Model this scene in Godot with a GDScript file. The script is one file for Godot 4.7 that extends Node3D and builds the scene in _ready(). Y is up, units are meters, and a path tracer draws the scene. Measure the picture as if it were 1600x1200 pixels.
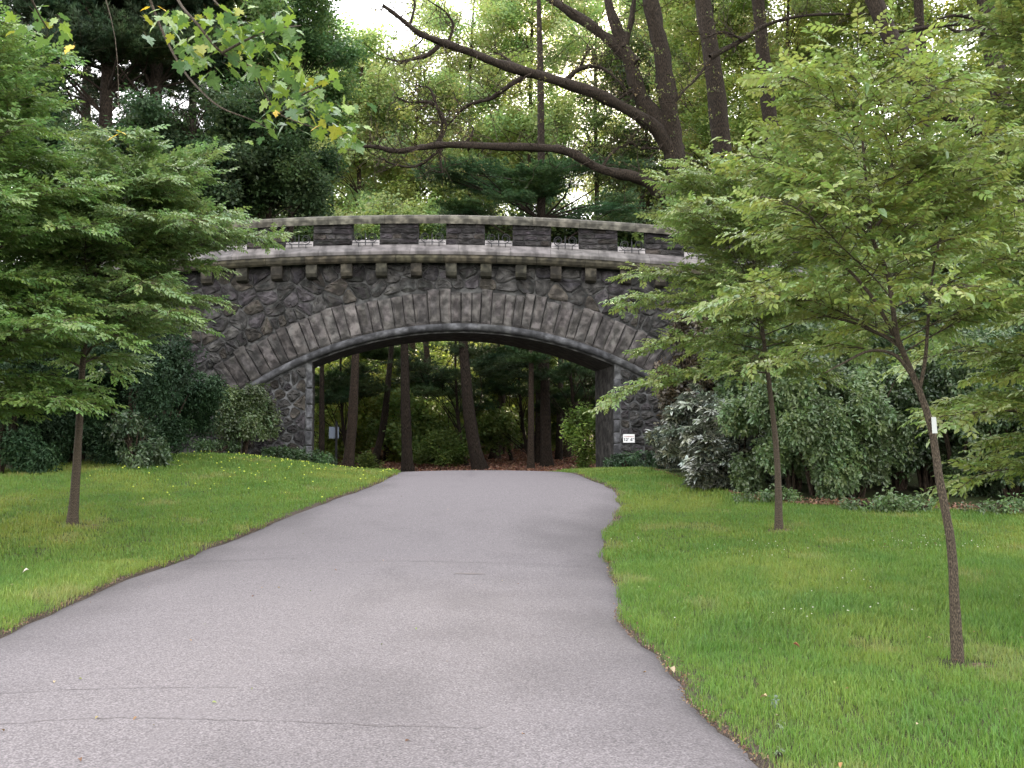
extends Node3D

const F := 1600.0                 # focal length in photograph pixels
const EYE := 1.6
const PITCH := 0.06242
const BD := 31.0                  # metres to the bridge face
const ARCH_R := 11.62             # intrados of the moulding
const SKEW := -0.38
const DEPTH := 2.4
var rng := RandomNumberGenerator.new()
var noise := FastNoiseLite.new()
var fine := FastNoiseLite.new()
var names := {}
var M := {}
var arch_c := Vector2.ZERO

# ---------------------------------------------------------------- mesh builder
class Mb:
	var v := PackedVector3Array()
	var n := PackedVector3Array()
	var c := PackedColorArray()
	var i := PackedInt32Array()

	func tri(a: Vector3, b: Vector3, d: Vector3, col := Color.WHITE) -> void:
		var nn := (d - a).cross(b - a).normalized()
		var k := v.size()
		v.append(a); v.append(b); v.append(d)
		for q in 3:
			n.append(nn); c.append(col)
			i.append(k + q)

	func quad(a: Vector3, b: Vector3, d: Vector3, e: Vector3, col := Color.WHITE) -> void:
		tri(a, b, d, col)
		tri(a, d, e, col)

	func tube(pts: PackedVector3Array, rad: PackedFloat32Array, sides := 6, col := Color.WHITE, lump := 0.0) -> void:
		var start := v.size()
		var side := Vector3.RIGHT
		for k in pts.size():
			var t := (pts[mini(k + 1, pts.size() - 1)] - pts[maxi(k - 1, 0)]).normalized()
			if t.length() < 0.5:
				t = Vector3.UP
			side = side - t * side.dot(t)
			if side.length() < 0.05:
				side = t.cross(Vector3.BACK)
			side = side.normalized()
			var other := t.cross(side)
			for s in sides:
				var a := TAU * s / sides
				var dir := side * cos(a) + other * sin(a)
				var rr := rad[k] * (1.0 + lump * sin(a * 3.0 + k * 1.7) * 0.5 + lump * sin(a * 2.0 - k * 0.9) * 0.5)
				v.append(pts[k] + dir * rr)
				n.append(dir)
				c.append(col)
		for k in pts.size() - 1:
			for s in sides:
				var a := start + k * sides + s
				var b := start + k * sides + (s + 1) % sides
				i.append(a); i.append(a + sides); i.append(b)
				i.append(b); i.append(a + sides); i.append(b + sides)
		var last := start + (pts.size() - 1) * sides
		for s in range(1, sides - 1):
			i.append(last); i.append(last + s + 1); i.append(last + s)

	func commit(mat: Material) -> ArrayMesh:
		var m := ArrayMesh.new()
		var arr := []
		arr.resize(Mesh.ARRAY_MAX)
		arr[Mesh.ARRAY_VERTEX] = v
		arr[Mesh.ARRAY_NORMAL] = n
		arr[Mesh.ARRAY_COLOR] = c
		arr[Mesh.ARRAY_INDEX] = i
		m.add_surface_from_arrays(Mesh.PRIMITIVE_TRIANGLES, arr)
		m.surface_set_material(0, mat)
		return m

# ---------------------------------------------------------------- small helpers
func rf(a: float, b: float) -> float:
	return rng.randf_range(a, b)

func numbered(called: String) -> String:
	var k: int = names.get(called, 0)
	names[called] = k + 1
	return called if k == 0 else "%s_%03d" % [called, k]

func tag(o: Node, label: String, category := "", group := "", kind := "") -> Node:
	if label: o.set_meta("label", label)
	if category: o.set_meta("category", category)
	if group: o.set_meta("group", group)
	if kind: o.set_meta("kind", kind)
	return o

func thing(called: String, label: String, category: String, where := Vector3.ZERO, group := "") -> Node3D:
	var o := Node3D.new()
	o.name = numbered(called)
	add_child(o)
	o.position = where
	tag(o, label, category, group)
	return o

func put(parent: Node, called: String, mesh: Mesh, where := Vector3.ZERO) -> MeshInstance3D:
	var o := MeshInstance3D.new()
	o.name = numbered(called) if parent == self else called
	o.mesh = mesh
	o.position = where
	parent.add_child(o, true)
	return o

func scatter(parent: Node, called: String, mesh: Mesh, where: Array, tints: Array) -> MultiMeshInstance3D:
	var mm := MultiMesh.new()
	mm.transform_format = MultiMesh.TRANSFORM_3D
	mm.use_colors = true
	mm.mesh = mesh
	mm.instance_count = where.size()
	for k in where.size():
		mm.set_instance_transform(k, where[k])
		mm.set_instance_color(k, tints[k])
	var o := MultiMeshInstance3D.new()
	o.name = numbered(called) if parent == self else called
	o.multimesh = mm
	o.set_meta("kind", "stuff")
	parent.add_child(o, true)
	return o

func at(px: float, py: float, d: float) -> Vector3:
	var u := (px - 800.0) / F
	var v := (600.0 - py) / F
	var fw := cos(PITCH) - v * sin(PITCH)
	return Vector3(u / fw * d, EYE + (v * cos(PITCH) + sin(PITCH)) / fw * d, -d)

func lut(t: Array, x: float) -> float:
	var last := t.size() - 1
	if x <= t[0].x: return t[0].y
	if x >= t[last].x: return t[last].y
	var k := 0
	while t[k + 1].x < x: k += 1
	var a: Vector2 = t[k]
	var b: Vector2 = t[k + 1]
	var p: Vector2 = t[maxi(k - 1, 0)]
	var q: Vector2 = t[mini(k + 2, last)]
	var h := b.x - a.x
	var m0 := (b.y - p.y) / maxf(b.x - p.x, 0.001)
	var m1 := (q.y - a.y) / maxf(q.x - a.x, 0.001)
	var s := (x - a.x) / h
	return (2*s*s*s - 3*s*s + 1) * a.y + (s*s*s - 2*s*s + s) * h * m0 + (-2*s*s*s + 3*s*s) * b.y + (s*s*s - s*s) * h * m1

var T_H := [Vector2(-30, 0), Vector2(0, 0), Vector2(5, 0), Vector2(9, 0.02), Vector2(14, 0.15), Vector2(18, 0.42), Vector2(22, 0.70), Vector2(26, 0.90), Vector2(28, 0.93), Vector2(31, 0.85), Vector2(34, 0.72), Vector2(40, 0.55), Vector2(50, 0.85), Vector2(60, 1.35), Vector2(80, 2.8), Vector2(120, 7), Vector2(200, 11), Vector2(420, 14)]
var T_L := [Vector2(-8, -4.3), Vector2(5, -4.2), Vector2(8.7, -4.35), Vector2(10.7, -4.48), Vector2(13.3, -4.4), Vector2(18.4, -3.85), Vector2(22, -3.3), Vector2(26.3, -3.07), Vector2(30, -3.4), Vector2(36, -6.0), Vector2(42, -10), Vector2(50, -18), Vector2(400, -18)]
var T_R := [Vector2(-8, 2.0), Vector2(2, 1.6), Vector2(5.1, 1.28), Vector2(6.4, 1.2), Vector2(7.6, 1.12), Vector2(9.6, 1.05), Vector2(13.3, 1.19), Vector2(15.4, 1.37), Vector2(18.4, 1.9), Vector2(20.5, 2.18), Vector2(22.6, 2.19), Vector2(25.6, 1.84), Vector2(30, 1.2), Vector2(36, -0.8), Vector2(42, -4.5), Vector2(50, -12), Vector2(400, -12)]
var T_K := [Vector2(0, 0.05), Vector2(10, 0.1), Vector2(16, 0.2), Vector2(22, 0.36), Vector2(31, 0.52), Vector2(40, 0.5), Vector2(60, 0.3), Vector2(400, 0)]

func road_l(d: float) -> float:
	return lut(T_L, d) + fine.get_noise_2d(d * 9.0, 11.0) * 0.09 + fine.get_noise_2d(d * 34.0, 3.0) * 0.05

func road_r(d: float) -> float:
	return lut(T_R, d) + fine.get_noise_2d(d * 9.0, 77.0) * 0.09 + fine.get_noise_2d(d * 34.0, 31.0) * 0.05

func ground(x: float, d: float) -> float:
	var h := lut(T_H, d)
	var offl := road_l(d) - x
	var offr := x - road_r(d)
	if offl > 0.0:
		h += lut(T_K, d) * smoothstep(0.2, 5.5, offl)
	if offr > 0.0:
		h += 0.10 * smoothstep(0.2, 4.0, offr)
	var out := maxf(offl, offr)
	if out > 0.0:
		h += 0.05 * noise.get_noise_2d(x * 6.0, d * 6.0) * smoothstep(0.1, 1.0, out) + 0.02 * smoothstep(0.0, 0.12, out)
	var e := smoothstep(8.4, 15.0, absf(x + 1.6)) * smoothstep(28.5, 32.5, d)
	h += 5.6 * e * (1.0 - 0.6 * smoothstep(60.0, 140.0, d))
	return h

func gp(x: float, d: float, up := 0.0) -> Vector3:
	return Vector3(x, ground(x, d) + up, -d)

# ground point under a pixel column at a distance
func gpx(px: float, d: float) -> Vector3:
	return gp((px - 800.0) / F * d, d)

func smooth_path(p: Array, per := 4) -> PackedVector3Array:
	var out := PackedVector3Array()
	for k in p.size() - 1:
		var a: Vector3 = p[maxi(k - 1, 0)]
		var b: Vector3 = p[k]
		var c: Vector3 = p[k + 1]
		var e: Vector3 = p[mini(k + 2, p.size() - 1)]
		for q in per:
			out.append(b.cubic_interpolate(c, a, e, float(q) / per))
	out.append(p[p.size() - 1])
	return out

func taper(count: int, r0: float, r1: float, flare := 0.0) -> PackedFloat32Array:
	var out := PackedFloat32Array()
	for k in count:
		var t := float(k) / maxf(count - 1, 1)
		out.append(lerpf(r0, r1, t) + r0 * flare * pow(maxf(0.0, 1.0 - t * 6.0), 2.0))
	return out

# ---------------------------------------------------------------- materials
func noise_tex(freq: float, octaves: int, ramp_lo: float, ramp_hi: float, size := 512, kind := FastNoiseLite.TYPE_SIMPLEX_SMOOTH, sd := 1, contrast_lo := 0.25, contrast_hi := 0.75) -> NoiseTexture2D:
	var nz := FastNoiseLite.new()
	nz.noise_type = kind
	nz.frequency = freq
	nz.fractal_octaves = octaves
	nz.seed = sd
	var t := NoiseTexture2D.new()
	t.width = size
	t.height = size
	t.seamless = true
	t.noise = nz
	var g := Gradient.new()
	g.set_color(0, Color(ramp_lo, ramp_lo, ramp_lo))
	g.set_offset(0, contrast_lo)
	g.set_color(1, Color(ramp_hi, ramp_hi, ramp_hi))
	g.set_offset(1, contrast_hi)
	t.color_ramp = g
	return t

func lin(r: float, g: float, b: float) -> Color:
	return Color(r, g, b).linear_to_srgb()

func solid(col: Color, rough: float, tex: Texture2D = null, scale := Vector3.ONE, bump: Texture2D = null, bump_cm := 0.0, world := true) -> StandardMaterial3D:
	var m := StandardMaterial3D.new()
	m.vertex_color_use_as_albedo = true
	m.albedo_color = col
	m.roughness = rough
	m.metallic_specular = 0.35
	if tex:
		m.albedo_texture = tex
		m.uv1_triplanar = true
		m.uv1_world_triplanar = world
		m.uv1_scale = scale
	if bump:
		m.heightmap_enabled = true
		m.heightmap_texture = bump
		m.heightmap_scale = bump_cm
	return m

func leafy(rough: float, back: float, spec := 0.5) -> StandardMaterial3D:
	var m := StandardMaterial3D.new()
	m.vertex_color_use_as_albedo = true
	m.albedo_color = Color.WHITE
	m.roughness = rough
	m.metallic_specular = spec
	m.cull_mode = BaseMaterial3D.CULL_DISABLED
	m.backlight_enabled = true
	m.backlight = Color(back, back, back).linear_to_srgb()
	return m

func make_materials() -> void:
	var grain := noise_tex(0.35, 2, 0.62, 1.0, 512, FastNoiseLite.TYPE_SIMPLEX, 3, 0.2, 0.8)
	var speck := noise_tex(0.11, 4, 0.5, 1.0, 512, FastNoiseLite.TYPE_SIMPLEX, 9, 0.2, 0.8)
	var barkn := noise_tex(0.03, 5, 0.45, 1.0, 512, FastNoiseLite.TYPE_SIMPLEX_SMOOTH, 21, 0.3, 0.7)
	var agg := noise_tex(0.55, 2, 0.56, 1.0, 1024, FastNoiseLite.TYPE_VALUE, 5, 0.1, 0.85)
	M.asphalt = solid(lin(0.200, 0.180, 0.184), 0.92, agg, Vector3.ONE * 0.24, agg, 0.07)
	M.earth = solid(Color.WHITE, 0.95, speck, Vector3.ONE * 0.9, speck, 1.5)
	var mottle := noise_tex(0.0045, 7, 0.55, 1.05, 1024, FastNoiseLite.TYPE_SIMPLEX_SMOOTH, 33, 0.25, 0.75)
	var streak := noise_tex(0.005, 6, 0.62, 1.05, 1024, FastNoiseLite.TYPE_SIMPLEX_SMOOTH, 44, 0.25, 0.75)
	M.stone = solid(Color.WHITE, 0.9, mottle, Vector3.ONE * 0.55, mottle, 4.0)
	M.streaked = solid(Color.WHITE, 0.85, streak, Vector3(0.47, 0.13, 0.47), mottle, 1.0)
	M.mortar = solid(lin(0.078, 0.077, 0.074), 0.95, mottle, Vector3.ONE * 0.5, mottle, 2.0)
	M.granite = solid(Color.WHITE, 0.85, mottle, Vector3.ONE * 0.6, mottle, 1.5)
	M.bark = solid(lin(0.092, 0.066, 0.046), 0.95, barkn, Vector3(3.2, 0.55, 3.2), barkn, 3.0)
	M.bark_dark = solid(lin(0.056, 0.041, 0.029), 0.95, barkn, Vector3(2.2, 0.4, 2.2), barkn, 4.0)
	M.bark_young = solid(lin(0.12, 0.093, 0.066), 0.9, barkn, Vector3(9, 2.2, 9), barkn, 0.7)
	M.leaf = leafy(0.38, 0.8, 0.6)
	M.leaf_gloss = leafy(0.2, 0.25, 1.0)
	M.leaf_far = leafy(0.55, 0.95, 0.4)
	M.needle = leafy(0.6, 0.3, 0.3)
	M.grass = leafy(0.5, 0.85, 0.4)
	M.litter = solid(Color.WHITE, 0.9)
	M.iron = solid(lin(0.018, 0.018, 0.02), 0.55)
	M.sign_white = solid(lin(0.72, 0.72, 0.70), 0.45)
	M.tag_white = solid(lin(0.42, 0.44, 0.42), 0.5)
	M.ink = solid(lin(0.02, 0.02, 0.035), 0.6)
	M.ink_red = solid(lin(0.30, 0.09, 0.09), 0.6)
	M.sign_grey = solid(lin(0.22, 0.26, 0.32), 0.5)

# ---------------------------------------------------------------- foliage pieces
func leaf_into(mb: Mb, base: Vector3, axis: Vector3, up: Vector3, length: float, width: float, col: Color, fold := 0.18, droop := 0.15) -> void:
	var a := axis.normalized()
	var s := a.cross(up).normalized()
	var u := s.cross(a).normalized()
	var tip := base + a * length - u * droop * length
	var m1 := base + a * length * 0.36 - u * droop * length * 0.1
	var m2 := base + a * length * 0.70 - u * droop * length * 0.45
	var w1 := width * 0.5
	var w2 := width * 0.36
	for sg in [-1.0, 1.0]:
		var e1: Vector3 = m1 + s * sg * w1 + u * fold * width
		var e2: Vector3 = m2 + s * sg * w2 + u * fold * width * 0.6
		mb.tri(base, e1, m2, col)
		mb.tri(e1, e2, m2, col)
		mb.tri(m2, e2, tip, col)

func shade(k: float) -> Color:
	return Color(k, k, k)

# a flat twig with alternate leaves, one unit long, along +x
func spray_elm(leaves := 11) -> ArrayMesh:
	var mb := Mb.new()
	mb.tube(PackedVector3Array([Vector3.ZERO, Vector3(0.5, 0.02, 0), Vector3(1, -0.06, 0)]), PackedFloat32Array([0.012, 0.009, 0.005]), 3, Color(0.9, 0.55, 0.6))
	for k in leaves:
		var t := (k + 0.6) / leaves
		var sg := 1.0 if k % 2 else -1.0
		var ax := Vector3(cos(0.85), rf(-0.35, 0.12), sin(0.85) * sg)
		if k == leaves - 1: ax = Vector3(1, -0.2, 0)
		var b := 1.0 + rf(-0.22, 0.22)
		leaf_into(mb, Vector3(t * 0.95, 0.02 - 0.06 * t * t, 0), ax, Vector3(rf(-0.7, 0.7), 1, rf(-0.7, 0.7)), rf(0.22, 0.31), rf(0.12, 0.165), Color(b * rf(0.9, 1.12), b, b * rf(0.8, 1.1)))
	return mb.commit(M.leaf)

# a loose ball of leaves, radius one half
func spray_ball(leaves: int, length: float, width: float, mat: Material, up_bias := 0.6) -> ArrayMesh:
	var mb := Mb.new()
	for k in leaves:
		var p := Vector3(rf(-1, 1), rf(-1, 1), rf(-1, 1)).normalized() * pow(rf(0, 1), 0.5) * 0.5
		var ax := (p + Vector3(rf(-0.5, 0.5), rf(-0.5, 0.2), rf(-0.5, 0.5))).normalized()
		var up := Vector3(rf(-1, 1), rf(-0.6, 1) + up_bias, rf(-1, 1)).normalized()
		if absf(up.dot(ax)) > 0.95: up = up + Vector3(0.5, 0.1, 0.4)
		var b := 1.0 + rf(-0.25, 0.25)
		leaf_into(mb, p, ax, up, length * rf(0.75, 1.25), width * rf(0.8, 1.2), Color(b * rf(0.9, 1.15), b, b * rf(0.8, 1.1)))
	return mb.commit(mat)

# cheap far clump: kites, two triangles a leaf
func spray_far(leaves: int, size: float, flat := 0.7) -> ArrayMesh:
	var mb := Mb.new()
	for k in leaves:
		var p := Vector3(rf(-1, 1), rf(-1, 1) * flat, rf(-1, 1))
		p = p.normalized() * pow(rf(0, 1), 0.45) * 0.5
		var ax := Vector3(rf(-1, 1), rf(-0.7, 0.3), rf(-1, 1)).normalized()
		var s := ax.cross(Vector3(rf(-0.8, 0.8), 1, rf(-0.8, 0.8))).normalized()
		var l := size * rf(0.7, 1.3)
		var b := 1.0 + rf(-0.3, 0.3)
		var col := Color(b * rf(0.88, 1.15), b, b * rf(0.75, 1.1))
		mb.tri(p, p + ax * l * 0.45 + s * l * 0.33, p + ax * l, col)
		mb.tri(p, p + ax * l, p + ax * l * 0.45 - s * l * 0.33, col)
	return mb.commit(M.leaf_far)

# a pine twig with needle plumes, one unit long along +x
func spray_pine(plumes := 7, per := 16) -> ArrayMesh:
	var mb := Mb.new()
	mb.tube(PackedVector3Array([Vector3.ZERO, Vector3(1, 0.03, 0)]), PackedFloat32Array([0.016, 0.007]), 3, Color(0.7, 0.5, 0.5))
	for k in plumes:
		var t := 0.15 + 0.85 * k / (plumes - 1)
		var o := Vector3(t, 0.03 * t, 0)
		if k < plumes - 1:
			o += Vector3(0, rf(0.0, 0.08), rf(-0.32, 0.32) * (1.1 - t * 0.6))
		for q in per:
			var dir := (Vector3(0.7, 0.35, 0) + Vector3(rf(-1, 1), rf(-0.6, 1), rf(-1, 1))).normalized()
			var l := rf(0.16, 0.26)
			var s := dir.cross(Vector3(rf(-1, 1), 1, rf(-1, 1))).normalized() * 0.016
			var b := 1.0 + rf(-0.3, 0.3)
			mb.tri(o - s, o + s, o + dir * l, Color(b, b, b * rf(0.85, 1.2)))
	return mb.commit(M.needle)

# rhododendron whorl: long leaves drooping round a bud, radius about one half
func spray_whorl() -> ArrayMesh:
	var mb := Mb.new()
	for k in 10:
		var a := TAU * k / 10.0 + rf(-0.2, 0.2)
		var el := rf(-0.45, 0.35)
		var ax := Vector3(cos(a) * cos(el), sin(el), sin(a) * cos(el))
		var b := 1.0 + rf(-0.2, 0.2)
		leaf_into(mb, ax * 0.05, ax, Vector3(rf(-0.2, 0.2), 1, rf(-0.2, 0.2)), rf(0.42, 0.58), rf(0.14, 0.2), Color(b, b, b), 0.1, 0.3)
	return mb.commit(M.leaf_gloss)

func aim(p: Vector3, f: Vector3, up: Vector3, s: float) -> Transform3D:
	var x := f.normalized()
	if absf(x.dot(up.normalized())) > 0.97: up = up + Vector3(0.4, 0.1, 0.5)
	var z := x.cross(up).normalized()
	var y := z.cross(x)
	return Transform3D(Basis(x * s, y * s, z * s), p)

func spin(p: Vector3, s: float, tilt := 0.5) -> Transform3D:
	var b := Basis(Vector3.UP, rf(0, TAU)) * Basis(Vector3(rf(-1, 1), 0, rf(-1, 1)).normalized(), rf(-tilt, tilt))
	return Transform3D(b.scaled(Vector3.ONE * s), p)

func tint(c: Color, spread: float) -> Color:
	var b := 1.0 + rf(-spread, spread)
	return Color(c.r * b * (1.0 + rf(-0.12, 0.16)), c.g * b, c.b * b * (1.0 + rf(-0.2, 0.2)))

# A young tree of layered, slightly drooping branches that carry flat leafy sprays.
func young_tree(called: String, label: String, trunk: Array, r0: float, r1: float, o: Dictionary, mat: Material, group := "") -> Node3D:
	var base: Vector3 = trunk[0]
	var root := thing(called, label, "tree", base, group)
	var path := smooth_path(trunk, 6)
	for k in path.size(): path[k] -= base
	var mb := Mb.new()
	mb.tube(path, taper(path.size(), r0, r1, 0.35), 10, Color.WHITE, 0.06)
	put(root, "trunk", mb.commit(mat))
	var br := Mb.new()
	var where := []
	var tints := []
	var col: Color = o.tint
	var n: int = o.n
	var az := rf(0, TAU)
	var lean: Vector3 = o.get("lean", Vector3.ZERO)
	for k in n:
		var t := lerpf(o.t0, 1.0, pow((k + 0.5) / n, 0.9))
		az += 2.4 + rf(-0.4, 0.4)
		var u: float = (t - o.t0) / (1.0 - o.t0)
		var length: float = lerpf(o.len0, o.len1, u) * (1.0 + 0.35 * sin(PI * minf(u * 1.4, 1.0))) * rf(o.get("rough_len", 0.62), 1.15)
		var el := deg_to_rad(lerpf(o.el0, o.el1, u) + rf(-10, 10))
		var dir := Vector3(cos(az) * cos(el), sin(el), sin(az) * cos(el))
		length *= 1.0 + lean.dot(dir)
		var idx := t * (path.size() - 1)
		var p := path[int(idx)].lerp(path[mini(int(idx) + 1, path.size() - 1)], idx - int(idx))
		var pts := PackedVector3Array([p])
		var steps := 7
		var d2 := dir
		for s in steps:
			p += d2 * length / steps
			d2 = (d2 + Vector3(rf(-0.12, 0.12), -o.droop * (0.4 + s * 0.25), rf(-0.12, 0.12))).normalized()
			pts.append(p)
		var rr := lerpf(r0, r1, t) * 0.42 * clampf(length / 2.0, 0.45, 1.0)
		br.tube(pts, taper(pts.size(), rr, 0.003), 5)
		# side twigs in a near level plane
		var m := int(length / o.step)
		for s in m:
			var f := 0.16 + 0.84 * (s + 0.5) / m
			var fi := f * steps
			var q := pts[int(fi)].lerp(pts[mini(int(fi) + 1, steps)], fi - int(fi))
			var along := (pts[mini(int(fi) + 1, steps)] - pts[maxi(int(fi) - 1, 0)]).normalized()
			var sg := 1.0 if s % 2 else -1.0
			var level := along.cross(Vector3.UP).normalized() * sg
			var sd := (along * 0.75 + level * rf(0.6, 1.1) + Vector3(0, rf(-0.12, 0.25), 0)).normalized()
			var sl: float = o.side * (1.15 - 0.7 * f) * rf(0.7, 1.25)
			var e := q + sd * sl - Vector3(0, sl * 0.22, 0)
			var mid := q + sd * sl * 0.55
			br.tube(PackedVector3Array([q, mid, e]), PackedFloat32Array([rr * 0.32 + 0.002, 0.004, 0.002]), 3)
			var sp := int(maxf(2.0, sl / o.spray_step))
			for w in sp:
				var g := (w + 0.6) / sp
				var pos := q.lerp(mid, g * 2.0) if g < 0.5 else mid.lerp(e, g * 2.0 - 1.0)
				var sg2 := 1.0 if w % 2 else -1.0
				var fd := (sd + sd.cross(Vector3.UP) * sg2 * rf(0.3, 0.9) + Vector3(0, rf(-0.55, 0.3), 0)).normalized()
				where.append(aim(pos, fd, Vector3(rf(-0.8, 0.8), 1, rf(-0.8, 0.8)), o.spray * rf(0.7, 1.2)))
				tints.append(tint(col, o.get("spread", 0.16)))
		where.append(aim(pts[steps], d2, Vector3(rf(-0.3, 0.3), 1, rf(-0.3, 0.3)), o.spray * rf(0.9, 1.3)))
		tints.append(tint(col, 0.2))
	put(root, "branches", br.commit(mat))
	scatter(root, "crown", M.spray_elm, where, tints)
	var many: int = o.get("leaf_parts", 0)
	if many:
		# the leaves nearest the camera, each a part of its own
		var order := range(where.size())
		order.sort_custom(func(a, b): return (where[a].origin + base).length_squared() < (where[b].origin + base).length_squared())
		for k in many:
			var tr: Transform3D = where[order[k * 3]]
			var lf := put(root, "leaf", M.big_leaf[k % 5])
			lf.transform = aim(tr.origin + tr.basis.x * 0.9 + Vector3(0, 0.015, 0), tr.basis.x + Vector3(rf(-0.2, 0.2), -0.1, rf(-0.2, 0.2)), Vector3(rf(-0.5, 0.5), 1, rf(-0.5, 0.5)), rf(0.075, 0.105))
	return root

# A tree of clumps for the middle distance and beyond.
func clump_tree(called: String, label: String, trunk: Array, r0: float, r1: float, o: Dictionary, mat: Material, group := "") -> Node3D:
	var base: Vector3 = trunk[0]
	var root := thing(called, label, "tree", base, group)
	var path := smooth_path(trunk, 5)
	for k in path.size(): path[k] -= base
	var mb := Mb.new()
	mb.tube(path, taper(path.size(), r0, r1, 0.5), 9, Color.WHITE, 0.08)
	var where := []
	var tints := []
	var centre: Vector3 = o.centre - base
	var rad: Vector3 = o.rad
	var sprays: Array = o.sprays
	var lists := []
	var tl := []
	for q in sprays.size():
		lists.append([]); tl.append([])
	for k in int(o.n):
		var u := Vector3(rf(-1, 1), rf(-1, 1), rf(-1, 1)).normalized() * pow(rf(0.02, 1), o.get("shell", 0.4))
		var c := centre + u * rad
		var ti := clampf((c.y - 0.22 * Vector2(c.x, c.z).length() - rf(0.2, 1.2)) / maxf(path[path.size() - 1].y, 0.1), 0.12, 0.97)
		var j := path[int(ti * (path.size() - 1))]
		var mid := j.lerp(c, 0.5) + Vector3(rf(-0.5, 0.5), rf(0.1, 0.8) * o.get("arch", 1.0), rf(-0.5, 0.5))
		var pts := smooth_path([j, mid, c], 3)
		mb.tube(pts, taper(pts.size(), lerpf(r0, r1, ti) * 0.3, 0.015), 4)
		var ct := tint(o.tint, o.get("spread", 0.2))
		for w in int(o.m):
			var v: Vector3 = Vector3(rf(-1, 1), rf(-1, 1), rf(-1, 1)).normalized() * pow(rf(0, 1), 0.55) * o.clump
			v.y *= o.get("flat", 0.6)
			var pick := rng.randi() % sprays.size()
			if o.get("pine", false):
				var outw := Vector3(c.x - j.x, 0, c.z - j.z).normalized()
				lists[pick].append(aim(c + v, outw + Vector3(rf(-0.9, 0.9), rf(-0.1, 0.35), rf(-0.9, 0.9)), Vector3.UP, o.spray * rf(0.7, 1.3)))
			else:
				lists[pick].append(spin(c + v, o.spray * rf(0.7, 1.3), 0.9))
			tl[pick].append(tint(ct, 0.12))
	put(root, "trunk", mb.commit(mat))
	for q in sprays.size():
		scatter(root, "crown", sprays[q], lists[q], tl[q])
	return root

# A shrub: several stems and a ball of leaf clusters.
func shrub(called: String, label: String, base: Vector3, rad: Vector3, n: int, spray: Array, size: float, col: Color, group := "", lift := 0.0, shell := 0.33) -> Node3D:
	var root := thing(called, label, "shrub", base, group)
	var mb := Mb.new()
	for k in 9:
		var a := rf(0, TAU)
		var e := Vector3(cos(a) * rad.x * rf(0.2, 0.75), rad.y * rf(1.0, 1.7) + lift, sin(a) * rad.z * rf(0.2, 0.75))
		var p := smooth_path([Vector3(e.x * 0.12, -0.1, e.z * 0.12), Vector3(e.x * 0.4, e.y * 0.5, e.z * 0.4), e], 3)
		mb.tube(p, taper(p.size(), 0.03 + 0.012 * rad.y, 0.008), 5)
	put(root, "stems", mb.commit(M.bark))
	var lists := []
	var tl := []
	for q in spray.size():
		lists.append([]); tl.append([])
	# lumps make the outline uneven
	var lumps := []
	for k in 14:
		var u := Vector3(rf(-1, 1), rf(-0.8, 1), rf(-1, 1)).normalized() * rf(0.45, 1.05)
		lumps.append([u, rf(0.2, 0.46), 1.0 + rf(-0.38, 0.38)])
	for k in n:
		var l: Array = lumps[rng.randi() % 14]
		var u: Vector3 = l[0] + Vector3(rf(-1, 1), rf(-1, 1), rf(-1, 1)).normalized() * pow(rf(0, 1), shell) * l[1]
		var p := Vector3(u.x * rad.x, rad.y * 0.92 + u.y * rad.y + lift, u.z * rad.z)
		if p.y < 0.05: p.y = rf(0.05, 0.4)
		var pick := rng.randi() % spray.size()
		lists[pick].append(spin(p, size * rf(0.7, 1.3), 0.7))
		var t := tint(col, 0.16)
		tl[pick].append(Color(t.r * l[2], t.g * l[2], t.b * l[2]))
	for q in spray.size():
		scatter(root, "foliage", spray[q], lists[q], tl[q])
	return root

# ---------------------------------------------------------------- stonework
func clip(poly: PackedVector2Array, p: Vector2, nrm: Vector2) -> PackedVector2Array:
	# keeps the side where (q - p).nrm <= 0
	var out := PackedVector2Array()
	for k in poly.size():
		var a := poly[k]
		var b := poly[(k + 1) % poly.size()]
		var da := (a - p).dot(nrm)
		var db := (b - p).dot(nrm)
		if da <= 0.0: out.append(a)
		if (da < 0.0 and db > 0.0) or (da > 0.0 and db < 0.0):
			out.append(a.lerp(b, da / (da - db)))
	return out

func round_off(poly: PackedVector2Array, cut := 0.22) -> PackedVector2Array:
	var out := PackedVector2Array()
	for k in poly.size():
		var a := poly[k]
		var b := poly[(k + 1) % poly.size()]
		out.append(a.lerp(b, cut))
		out.append(a.lerp(b, 1.0 - cut))
	return out

func area(poly: PackedVector2Array) -> float:
	var s := 0.0
	for k in poly.size():
		s += poly[k].cross(poly[(k + 1) % poly.size()])
	return absf(s) * 0.5

func centroid(poly: PackedVector2Array) -> Vector2:
	var c := Vector2.ZERO
	for p in poly: c += p
	return c / maxf(poly.size(), 1)

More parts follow.
